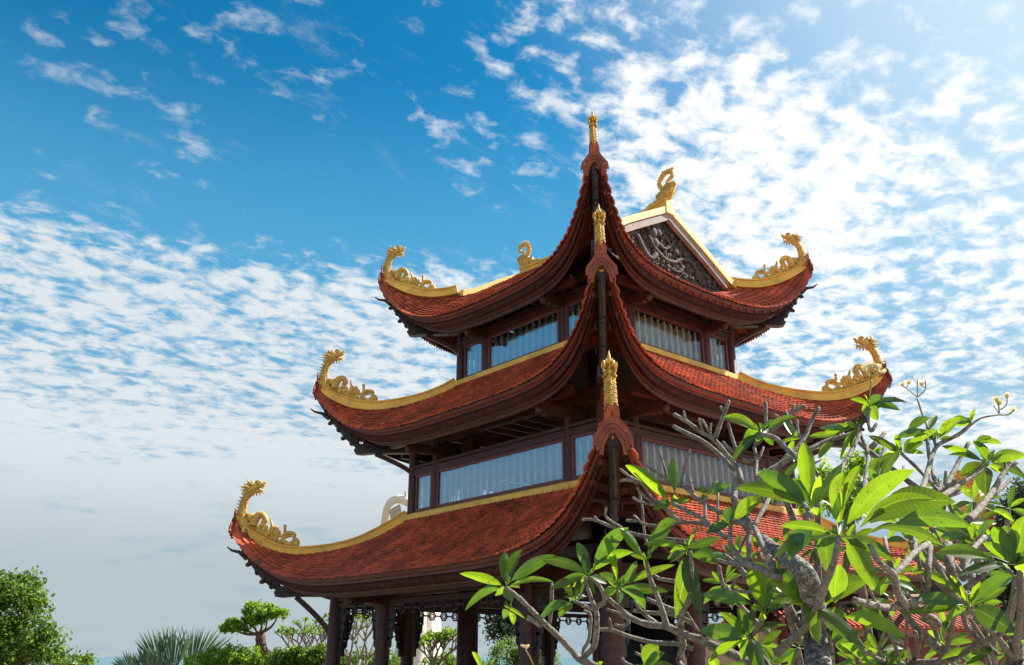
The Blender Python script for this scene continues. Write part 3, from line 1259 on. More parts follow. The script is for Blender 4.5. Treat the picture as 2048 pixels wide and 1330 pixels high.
    # carved flaring end block
    for (da, db, h0, h1) in ((0.35, 0.12, 0.26, 0.31), (0.12, 0.0, 0.31, 0.26)):
        a_, b_ = endd-da, endd-db
        rings = []
        for d, hq in ((a_, h0), (b_, h1)):
            c = np.array([-d, -d, zt_])
            sd = np.array([0.707, -0.707, 0])*0.125
            rings.append([c-sd-np.array([0, 0, hq/2]), c+sd-np.array([0, 0, hq/2]), c+sd+np.array([0, 0, hq/2]), c-sd+np.array([0, 0, hq/2])])
        cb_.loft(rings)
    for sy in (-1, 1):
        for q in range(4):
            c = Vector((-(endd-0.30-0.17*q), -(endd-0.30-0.17*q), zt_+0.0))+Vector((0.707, -0.707, 0))*(sy*0.125)
            sp = []
            for w_ in range(8):
                a_ = w_/7*2*PI*1.1
                r_ = 0.085*(1-0.7*w_/7)
                sp.append(c+Vector((-0.707, -0.707, 0))*(r_*math.cos(a_))+Vector((0, 0, r_*math.sin(a_))))
            cb_.tube(sp, 0.02, n=5)
    me = cb_.mesh('cantilever_beam', M_black)
    br = MB()
    zb = [2.15, 6.62, 10.28][ti]
    dq = endd-A_body
    bp_ = []
    for i in range(7):
        f_ = i/6
        d = A_body+0.05+(dq*0.62)*f_
        z = zb+(zt_-0.14-zb)*(f_**0.80)
        bp_.append((-d, -d, z))
    for a_, b_ in zip(bp_[:-1], bp_[1:]):
        br.beam(a_, b_, 0.11, 0.13)
    me2 = br.mesh('brace', M_wood)
    for k in range(4):
        for nm, m_ in (('cantilever_beam', me), ('brace', me2)):
            o = bpy.data.objects.new(nm, m_)
            COL.objects.link(o)
            o.parent = PAG
            o.rotation_euler = (0, 0, -k*PI/2)
    # side cantilevers carrying the eave purlin
    posts = [2.75, 2.68, 1.62][ti]
    ue = T['a']-T['rec']-0.45
    zc = T['z0']-0.38
    sb = MB()
    sb.beam((-(A_body-0.6), 0, zc-0.05), (-ue, 0, zc-0.05), 0.20, 0.24)
    for (d, z, r) in ((0.10, -0.12, 0.12), (0.28, -0.16, 0.10), (0.44, -0.16, 0.07)):
        sb.ball((-(ue-d+0.1), 0, zc+z), r, 8, 6, (1, 0.8, 1))
    me = sb.mesh('bracket_beam', M_wood)
    for k in range(4):
        for sy in (-1, 1):
            x, y, z = rotk((0, sy*posts, 0), k)
            o = bpy.data.objects.new('bracket_beam', me)
            COL.objects.link(o)
            o.parent = PAG
            o.location = (x, y, 0)
            o.rotation_euler = (0, 0, k*PI/2)
    pu = MB()
    pu.beam((-(ue-0.12), -(posts+1.0), zc+0.17), (-(ue-0.12), posts+1.0, zc+0.17), 0.18, 0.20)
    me = pu.mesh('purlin', M_wood)
    for k in range(4):
        o = bpy.data.objects.new('purlin', me)
        COL.objects.link(o)
        o.parent = PAG
        o.rotation_euler = (0, 0, k*PI/2)

# --- top roof: gables, rakes, main ridge
for sgn in (1, -1):
    T = TIERS[2]
    gb = MB()
    gy = -GAB+0.12
    # gable wall under the slope line
    n = 26
    top, bot = [], []
    for i in range(n+1):
        x = -3.2+6.4*i/n
        ztop = interp(T['hip'], abs(x))-0.05
        zb_ = 11.3
        top.append((x, gy+0.04, ztop))
        zb_ = surf(T, max(-1, min(1, x/GAB)), 1.0, 'y')[2]-0.04
        bot.append((x, gy+0.04, min(zb_, ztop-0.05)))
    gb.grid([bot, top])
    gb.grid([[(p[0], p[1]+0.08, p[2]) for p in top], [(p[0], p[1]+0.08, p[2]) for p in bot]])
    if sgn < 0:
        gb.xf(lambda p: (-p[0], -p[1], p[2]))
    gab = gb.build('gable', M_gabw, PAG)
    # rakes: plaster board in front, yellow cap on top
    rk, cp = MB(), MB()
    xs = [i/14*3.0 for i in range(15)]
    for sx in (-1, 1):
        r1, r2 = [], []
        for x in xs:
            z = interp(T['hip'], x)
            if x < 0.001:
                z = 13.84
            zl_ = max(z-0.40, min(z-0.15, surf(T, min(1, x/GAB), 1.0, 'y')[2]+0.02))
            if x < 2.62:
              r1.append([(sx*x, gy-0.22, zl_), (sx*x, gy-0.22, z-0.14), (sx*x, gy-0.08, z-0.14), (sx*x, gy-0.08, zl_)])
            r2.append([(sx*x, gy-0.27, z-0.15), (sx*x, gy-0.27, z+0.06), (sx*x, gy+0.30, z+0.06), (sx*x, gy+0.30, z-0.15)])
        rk.loft(r1)
        cp.loft(r2)
        # soffit of the overhang
    for mb_ in (rk, cp):
        if sgn < 0:
            mb_.xf(lambda p: (-p[0], -p[1], p[2]))
    rk.build('rake_board', M_plaster, gab)
    cp.build('rake_cap', M_gold, gab)
    # relief of a dragon coiling among clouds
    rl = MB()
    fy = gy-0.02

    def body(path, r0, r1):
        p_ = crom([(x, fy, z) for x, z in path], 5)
        m_ = len(p_)
        rl.tube(p_, [0.62*(r0+(r1-r0)*i/(m_-1))*(1+0.12*(i % 2)) for i in range(m_)], n=8)
        for i in range(1, m_-1):
            a_ = random.uniform(0, 6.28)
            e_ = Vector(p_[i])+Vector((math.cos(a_), -0.3, math.sin(a_)))*r0*1.35
            rl.tube([p_[i], e_], [r0*0.42, 0.006], n=5)
    body([(-1.75, 12.10), (-1.55, 12.55), (-1.25, 12.60), (-0.95, 12.2), (-0.7, 12.05), (-0.45, 12.25)], 0.10, 0.12)
    body([(-0.75, 12.75), (-0.45, 12.40), (-0.05, 12.22), (0.35, 12.25), (0.7, 12.45), (1.1, 12.50), (1.35, 12.3), (1.4, 12.0)], 0.10, 0.07)
    body([(-0.5, 12.75), (-0.1, 12.55), (0.2, 12.7), (0.05, 12.95), (-0.2, 12.85)], 0.08, 0.05)
    body([(0.1, 12.6), (0.35, 12.85), (0.3, 13.05)], 0.07, 0.05)
    body([(-0.05, 12.45), (0.15, 12.05), (0.55, 12.0), (0.8, 12.25)], 0.045, 0.04)
    for (x, z, r) in ((-0.55, 12.92, .17), (-0.30, 12.98, .13), (-0.75, 13.0, .10), (-0.1, 13.05, .08), (0.3, 13.08, .09), (0.45, 12.6, .12), (-1.5, 12.3, .1),
                      (0.62, 12.62, .10), (-0.45, 12.6, .14)):
        rl.ball((x, fy, z), r, 9, 6, (1, 0.7, 1))
    for i in range(110):
        x = random.uniform(-2.3, 2.3)
        z = random.uniform(11.95, 13.45-abs(x)*0.52)
        rl.ball((x, fy+0.02, z), random.uniform(0.035, 0.085), 6, 4, (1, 0.8, random.uniform(0.6, 1.3)))
    for i in range(110):
        x = random.uniform(-2.2, 2.2)
        z = random.uniform(11.95, 13.3-abs(x)*0.5)
        r_ = random.uniform(0.06, 0.11)
        a0_ = random.uniform(0, 6)
        rl.tube([(x+r_*(1-0.8*q/8)*math.cos(a0_+q*0.8), fy+0.03, z+r_*(1-0.8*q/8)*math.sin(a0_+q*0.8)) for q in range(9)], 0.022, n=5)
    for i in range(16):
        x = -1.9+i*0.25
        z = 12.0+0.05*math.sin(i*2.1)+(0.25 if abs(x) > 1.5 else 0)
        sp = [(x+0.1*(1-0.8*q/8)*math.cos(q*0.8), fy+0.02, z+0.1*(1-0.8*q/8)*math.sin(q*0.8)) for q in range(9)]
        rl.tube(sp, 0.028, n=5)
    for i in range(9):
        a_ = i/9*2*PI
        rl.tube([(-0.55+0.12*math.cos(a_), fy, 12.92+0.12*math.sin(a_)), (-0.55+0.30*math.cos(a_), fy, 12.92+0.26*math.sin(a_))], [0.04, 0.006], n=5)
    if sgn < 0:
        rl.xf(lambda p: (-p[0], -p[1], p[2]))
    rl.build('dragon_relief', M_relief, gab, smooth=True)

mr_ = MB()
rings = []
for i in range(25):
    y = -GAB-0.17+i/24*(2*GAB+0.34)
    lift = 0.10*(abs(y)/GAB)**4
    rings.append([(-0.17, y, 13.60), (-0.15, y, 13.87+lift), (-0.20, y, 13.89+lift), (-0.20, y, 13.95+lift), (0.20, y, 13.95+lift), (0.20, y, 13.89+lift), (0.15, y, 13.87+lift), (0.17, y, 13.60)])
mr_.loft(rings)
mr_.build('main_ridge', M_gold, PAG)


def ridge_dragon():
    """curled dragon on the end of the main ridge, local y runs outward, z up from ridge top"""
    b, h = MB(), MB()
    # zoomed-photo units: x grows outwards
    k = 0.0026

    def P(x, z, s_=0.0):
        return Vector((s_, (x-430)*k*1.25+0.12, (470-z)*k))
    # fan-shaped chest
    poly = [(340, 480), (330, 420), (300, 350), (330, 330), (350, 350), (360, 300), (390, 280), (430, 250), (470, 262), (515, 270), (528, 295), (512, 318), (500, 345), (488, 390), (460, 440), (430, 478)]
    b.prism([(x, z) for x, z in poly], lambda x, z, w: tuple(P(x, z, w)), 0.12)
    for i in range(9):
        f_ = i/8
        x0, z0 = 350+70*f_, 470
        x1, z1 = 320+190*f_, 345-70*math.sin(f_*PI*0.75)
        for sy in (-1, 1):
            b.tube([P(x0, z0, sy*0.07), P((x0+x1)/2+14, (z0+z1)/2, sy*0.085), P(x1, z1, sy*0.06)], [0.022, 0.034, 0.022], n=6)
    b.ball(P(512, 292), 0.06, 8, 6)
    # neck loop and head
    nk = crom([P(390, 300), P(362, 260), P(348, 215), P(358, 165), P(390, 125), P(430, 105), P(470, 112)], 4)
    m_ = len(nk)
    b.tube(nk, [0.085-0.02*i/m_ for i in range(m_)], n=9)
    for i in range(1, m_-1, 2):
        p = Vector(nk[i])
        d = (Vector(nk[i+1])-Vector(nk[i-1])).normalized()
        o = Vector((0, -d.z, d.y))
        if o.y > 0 and i < 10:
            o = -o
        b.tube([p+o*0.05, p+o*0.14+Vector((0, 0, 0.02))], [0.035, 0.004], n=5)
    h.tube([P(440, 110), P(475, 118), P(495, 150), P(490, 190), P(450, 215), P(415, 225)], [0.07, 0.08, 0.065, 0.06, 0.055, 0.025], n=8)
    h.tube([P(415, 130), P(425, 95), P(430, 60)], [0.05, 0.035, 0.004], n=6)
    h.tube([P(480, 110), P(495, 92), P(512, 88)], [0.05, 0.045, 0.03], n=6)
    for sy in (-1, 1):
        h.ball(P(490, 120, sy*0.06), 0.035, 6, 5)
        h.tube([P(430, 110, sy*.04), P(400, 90, sy*.06), P(385, 95, sy*.07)], [0.03, 0.02, 0.004], n=5)
    # tail flames running back along the ridge
    for (x, z, r) in ((310, 440, .11), (280, 430, .10), (250, 450, .11), (215, 440, .10), (190, 460, .09), (150, 480, .08), (110, 500, .06), (70, 505, .045)):
        b.ball(P(x, min(z, 462)), r, 8, 6, (0.6, 1.2, 1))
    for (x0, z0, x1, z1) in ((330, 430, 290, 340), (300, 440, 275, 375), (260, 430, 210, 405), (215, 450, 165, 425), (170, 460, 130, 460), (120, 470, 90, 450), (350, 400, 330, 330), (70, 480, 40, 455)):
        b.tube([P(x0, z0), P((x0+x1)/2, (z0+z1)/2), P(x1, z1)], [0.07, 0.05, 0.008], n=6)
    return b, h


b_, h_ = ridge_dragon()
mb1, mh1 = b_.mesh('ridge_dragon', M_dragon, True), h_.mesh('dragon_head', M_dragon, True)
for sgn in (1, -1):
    o = bpy.data.objects.new('ridge_dragon', mb1)
    COL.objects.link(o)
    o.parent = PAG
    o.location = (0, -sgn*(GAB-0.0), 14.03)
    o.rotation_euler = (0, 0, PI if sgn > 0 else 0)
    o['label'] = 'curled gold dragon on the %s end of the main ridge' % ('gable' if sgn > 0 else 'far')
    c = bpy.data.objects.new('dragon_head', mh1)
    COL.objects.link(c)
    c.parent = o

# --- bodies of the two upper storeys


def baluster_mb(h):
    mb = MB()
    prof = [(0.030, 0), (0.030, 0.04), (0.016, 0.06), (0.024, 0.12), (0.040, 0.24), (0.044, 0.32), (0.030, 0.42), (0.016, 0.50), (0.026, 0.53), (0.016, 0.56),
            (0.030, 0.66), (0.038, 0.76), (0.026, 0.88), (0.016, 0.93), (0.028, 0.96), (0.028, 1.0)]
    mb.lathe([(r*1.25, z*h) for r, z in prof], n=8)
    return mb


BAL = []


def window(k, A, v0, v1, z0, z1, nb, near):
    """window between v0 and v1 on side k"""
    mb = MB()
    fw = 0.07
    x = -(A+0.01)
    mb.box((x, (v0+v1)/2, z0+fw/2), (0.05, (v1-v0)/2, fw/2))
    mb.box((x, (v0+v1)/2, z1-fw/2), (0.05, (v1-v0)/2, fw/2))
    mb.box((x, v0+fw/2, (z0+z1)/2), (0.047, fw/2, (z1-z0)/2-fw))
    mb.box((x, v1-fw/2, (z0+z1)/2), (0.047, fw/2, (z1-z0)/2-fw))
    wdw = mb.build('window', M_red, PAG, rz=k*PI/2)
    gl = MB()
    gl.box((x-0.005, (v0+v1)/2, (z0+z1)/2), (0.006, (v1-v0)/2-fw+0.01, (z1-z0)/2-fw+0.01))
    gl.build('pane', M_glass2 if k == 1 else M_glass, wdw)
    if near:
        ct = MB()
        zl = z0+(0.46 if (A > 3 and v1-v0 > 2 and k == 0) else 0.08)
        nn_ = int((v1-v0-0.2)/0.03)
        rows = []
        for zz_ in (zl, (zl+z1)/2, z1-0.05):
            rows.append([(x+0.28+0.055*math.sin(i*0.95)+0.012*math.sin(i*2.3+zz_*7), v0+0.1+i*(v1-v0-0.2)/nn_, zz_+0.015*math.sin(i*0.21)) for i in range(nn_+1)])
        ct.grid(rows)
        ct.build('curtain', M_sheet_lit if k == 1 else M_sheet, wdw, smooth=True)
    h = z1-z0-0.10
    me = None
    if near:
        key = round(h, 3)
        for kk, m_ in BAL:
            if kk == key:
                me = m_
        if me is None:
            me = baluster_mb(h).mesh('baluster', M_balu, True)
            BAL.append((key, me))
        for i in range(nb):
            o = bpy.data.objects.new('baluster', me)
            COL.objects.link(o)
            o.parent = wdw
            o.location = (x+0.14, v0+(i+0.5)*(v1-v0)/nb, z0+0.05)
    else:
        mb = MB()
        for i in range(nb):
            b = baluster_mb(h)
            b.xf(lambda p, i=i: (p[0]+x+0.14, p[1]+v0+(i+0.5)*(v1-v0)/nb, p[2]+z0+0.05))
            mb.add(b.v, b.f)
        mb.build('balustrade', M_balu, wdw, smooth=True)
    return wdw


def post(x, y, z0, z1, r, parent=PAG, m=None, name='post'):
    mb = MB()
    mb.lathe([(r*1.12, 0), (r*1.12, 0.05), (r, 0.10), (r*0.97, (z1-z0)*0.7), (r*0.90, z1-z0)], n=18)
    return mb.build(name, m or M_wood, parent, loc=(x, y, z0), auto=40)


for (A, zb_, sill, wt, ztop, pin, ncount) in ((3.79, 5.20, 5.46, 6.50, 7.35, 2.68, 19), (2.85, 9.15, 9.38, 10.44, 11.05, 1.62, 11)):
    fl = MB()
    fl.box((0, 0, zb_-0.06), (A-0.05, A-0.05, 0.05))
    fl.build('floor', M_floor, PAG)
    cl = MB()
    for i in range(-6, 7):
        cl.beam((-A+0.1, i*A/7, ztop+0.35), (A-0.1, i*A/7, ztop+0.35), 0.10, 0.14)
    cl.beam((-A, -pin, ztop+0.18), (A, -pin, ztop+0.18), 0.18, 0.2)
    cl.beam((-A, pin, ztop+0.18), (A, pin, ztop+0.18), 0.18, 0.2)
    cl.build('ceiling_beams', M_soffit, PAG)
    for k in range(4):
        near = k in (0, 1)
        # k=0 faces -X (left in the photo), k=1 faces -Y (right)
        for v in (-pin, pin):
            x, y, z = rotk((-A, v, 0), k)
            post(x, y, zb_-0.1, ztop+0.1, 0.115)
        x, y, z = rotk((-A, -A, 0), k)
        post(x, y, zb_-0.1, ztop+0.25, 0.15)
        sm = 0.14
        window(k, A, -pin+0.12, pin-0.12, sill, wt, ncount, near)
        window(k, A, -A+sm+0.06, -pin-0.12, sill, wt, 3 if A > 3 else 4, near)
        window(k, A, pin+0.12, A-sm-0.06, sill, wt, 3 if A > 3 else 4, near)
        rl = MB()
        for z, hh_, th_ in ((sill-0.13, 0.24, 0.16), (wt+0.09, 0.17, 0.16), (wt+0.24, 0.08, 0.20), (ztop+0.05, 0.22, 0.18)):
            rl.beam((-A, -A+0.1, z), (-A, A-0.1, z), th_, hh_)
        rl.build('wall_rail', M_wood, PAG, rz=k*PI/2)
        fl_ = MB()
        fl_.loft([[(-(A+0.10), q*(A+0.26), zb_+0.02), (-(A+0.26), q*(A+0.26), zb_+0.02), (-(A+0.26), q*(A+0.26), zb_+0.16), (-(A+0.17), q*(A+0.26), zb_+0.21), (-(A+0.10), q*(A+0.26), zb_+0.21)] for q in (-1, 1)])
        fl_.build('flashing', M_gold, PAG, rz=k*PI/2)
# orange hanging inside the middle storey
hm = MB()
hm.grid([[(-2.9+0.05*math.sin(i*1.3), 1.8+i*0.06, z) for i in range(9)] for z in (5.3, 6.3)])
hm.build('curtain', M_curtain, PAG)

# inner masts that carry the upper storeys
for sx in (-1, 1):
    for sy in (-1, 1):
        post(sx*2.62, sy*2.62, 0.3, 9.0, 0.29, name='column')
        post(sx*5.22, sy*5.22, 0.3, 3.42, 0.21, name='column')
for k in range(4):
    for v in (-2.80, 2.80):
        x, y, z = rotk((-5.22, v, 0), k)
        post(x, y, 0.3, 3.40, 0.19, name='column')
    lt = MB()
    lt.beam((-5.22, -5.2, 3.18), (-5.22, 5.2, 3.18), 0.18, 0.30)
    lt.beam((-5.22, -5.2, 2.93), (-5.22, 5.2, 2.93), 0.12, 0.09)
    lt.build('lintel', M_wood, PAG, rz=k*PI/2)
    # fretwork frieze under the lintel: linked frames, and drop brackets down each column
    fz = None

    def frame(cy, cz, hy, hz, b=0.028, x=-5.22):
        for (dy, dz, sy_, sz_) in ((0, hz, hy, b), (0, -hz, hy, b), (hy, 0, b, hz), (-hy, 0, b, hz)):
            fz.box((x, cy+dy, cz+dz), (0.03, sy_, sz_))

    def octo(cy, cz, r, x=-5.22, b=0.026):
        p_ = [(x, cy+r*math.cos(q*PI/4+PI/8), cz+r*math.sin(q*PI/4+PI/8)) for q in range(9)]
        fz.tube(p_, b, n=6)
    spans = ((-5.0, -3.0), (-2.6, 2.6), (3.0, 5.0))
    for (a_, b2) in spans:
        fz = MB()
        n = max(3, int((b2-a_)/0.42))
        st = (b2-a_)/n
        for i in range(n):
            c = a_+(i+0.5)*st
            octo(c, 2.74, 0.12)
            octo(c, 2.74, 0.06, b=0.018)
            fz.box((-5.22, c+st/2, 2.74), (0.026, st/2-0.12, 0.022))
            fz.box((-5.22, c, 2.87), (0.028, st/2, 0.02))
        for (e, dr) in ((a_, 1), (b2, -1)):
            for q, (wd_, zc_) in enumerate(((0.30, 2.58), (0.26, 2.36), (0.20, 2.14), (0.15, 1.94))):
                frame(e+dr*wd_/2, zc_, wd_/2, 0.10)
                octo(e+dr*wd_/2, zc_, min(0.07, wd_*0.35), b=0.02)
                fz.box((-5.22, e+dr*(wd_/2), zc_), (0.018, wd_*0.42, 0.05))
            fz.box((-5.22, e+dr*0.05, 1.75), (0.03, 0.05, 0.16))
            fz.box((-5.22, e+dr*0.03, 2.3), (0.034, 0.03, 0.48))
            fz.box((-5.22, e+dr*0.12, 2.45), (0.016, 0.09, 0.42))
        fz.box((-5.22, (a_+b2)/2, 2.88), (0.034, (b2-a_)/2, 0.03))
        fz.build('fretwork_frieze', M_black, PAG, rz=k*PI/2)
bs = MB()
bs.box((0, 0, 0.15), (6.4, 6.4, 0.15))
bs.box((0, 0, 0.27), (6.0, 6.0, 0.08))
bs.build('plinth', M_stone, PAG)
# ceiling of the ground floor
cg = MB()
cg.box((0, 0, 4.0), (3.9, 3.9, 0.06))
for i in range(-5, 6):
    cg.beam((-5.2, i*0.95, 3.45), (5.2, i*0.95, 3.45), 0.14, 0.18)
cg.build('ceiling_beams', M_wood, PAG)

# ------------------------------------------------------------------ bell
bell = empty('bronze_bell', (0.7, -0.9, 0.9), label='large dark bronze bell hanging under the tower among its columns', category='bell')
bm_ = MB()
bm_.lathe([(0.98, 0.0), (1.0, 0.06), (0.95, 0.16), (0.90, 0.5), (0.87, 1.0), (0.83, 1.35), (0.72, 1.62), (0.5, 1.80), (0.2, 1.88), (0.05, 1.90)], n=40)
bm_.tube([(0.93*math.cos(t), 0.93*math.sin(t), 0.28) for t in np.linspace(0, 2*PI, 41)], 0.02, n=5)
bm_.tube([(0.86*math.cos(t), 0.86*math.sin(t), 1.15) for t in np.linspace(0, 2*PI, 41)], 0.02, n=5)
bm_.build('bell_body', M_bronze, bell, auto=30)
lp = MB()
lp.tube([(0.16*math.cos(t), 0, 1.90+0.24*math.sin(t)) for t in np.linspace(0, PI, 11)], 0.045, n=8)
lp.tube([(0, 0, 2.12), (0, 0, 2.55)], 0.03, n=6)
lp.build('hanger', M_bronze, bell)

#SPLIT2
# ------------------------------------------------------------------ foreground frangipani
class LMB:
    """leaves with a u, v map"""

    def __init__(s):
        s.v, s.f, s.uv = [], [], []

    def leaf(s, B, T, width, roll=0.0, arch=0.0, fold=0.18, nl=9, ref=None, pet=0.13, wave=0.0):
        B, T = np.array(B, float), np.array(T, float)
        ax = T-B
        ln = np.linalg.norm(ax)
        ax = ax/ln
        ref = (T+B)/2-CAM if ref is None else np.array(ref, float)
        sd = np.cross(ax, ref)
        nn = np.linalg.norm(sd)
        if nn < 1e-6:
            return
        sd = sd/nn
        nr = np.cross(sd, ax)
        c_, s_ = math.cos(roll), math.sin(roll)
        sd2 = sd*c_+nr*s_
        nr2 = np.cross(sd2, ax)
        if nr2[2] < 0:
            nr2 = -nr2
        b = len(s.v)
        ph = random.uniform(0, 6)
        ph0 = random.uniform(0, 6)
        for i in range(nl+1):
            t = i/nl
            mid = B+(T-B)*t+np.array([0, 0, 1.0])*(arch*ln*4*t*(1-t))+sd*(math.sin(ph0)*0.035*ln*math.sin(PI*t))
            if t < pet:
                w = 0.05
            else:
                q = (t-pet)/(1-pet)
                w = max(0.0, math.sin(PI*min(1, q**0.88)))**0.72
                w = max(w, 0.05 if i < nl else 0.0)
            w *= width/2
            wv = wave*width*math.sin(ph+t*9)
            for u in (-1, -0.5, 0, 0.5, 1):
                p = mid+sd2*(u*w)+nr2*(abs(u)*w*fold*2+(wv*u if abs(u) == 1 else 0))
                s.v.append(tuple(p))
                s.uv.append((u, t))
        for i in range(nl):
            for j in range(4):
                a = b+i*5+j
                s.f.append((a, a+1, a+6, a+5))

    def build(s, name, m, parent=None, **k):
        me = bpy.data.meshes.new(name)
        me.from_pydata(s.v, [], s.f)
        me.materials.append(m)
        uvl = me.uv_layers.new(name='UVMap')
        idx = np.zeros(len(me.loops), dtype=np.int32)
        me.loops.foreach_get('vertex_index', idx)
        uv = np.array(s.uv, dtype=np.float32)[idx]
        uvl.data.foreach_set('uv', uv.ravel())
        me.polygons.foreach_set('use_smooth', [True]*len(me.polygons))
        me.update()
        o = bpy.data.objects.new(name, me)
        COL.objects.link(o)
        if parent:
            o.parent = parent
        return setp(o, **k)


ZM = {1: (1160, 780, .2105), 2: (1400, 740, .2256), 3: (1700, 720, .2407), 4: (1160, 1030, .2256), 5: (1420, 1030, .2255), 6: (1710, 1010, .2406), 7: (900, 1080, .188), 0: (0, 0, 1)}


def fdepth(x, y):
    return 6.0-2.3*math.exp(-((x-1690)**2/230**2+(y-1130)**2/160**2))-1.5*math.exp(-((x-2040)**2/150**2+(y-1180)**2/130**2))


def zp(z, x, y):
    ox, oy, sc_ = ZM[z]
    return ox+x*sc_, oy+y*sc_


def P3(x, y, dd=0.0):
    return at(x, y, fdepth(x, y)+dd)


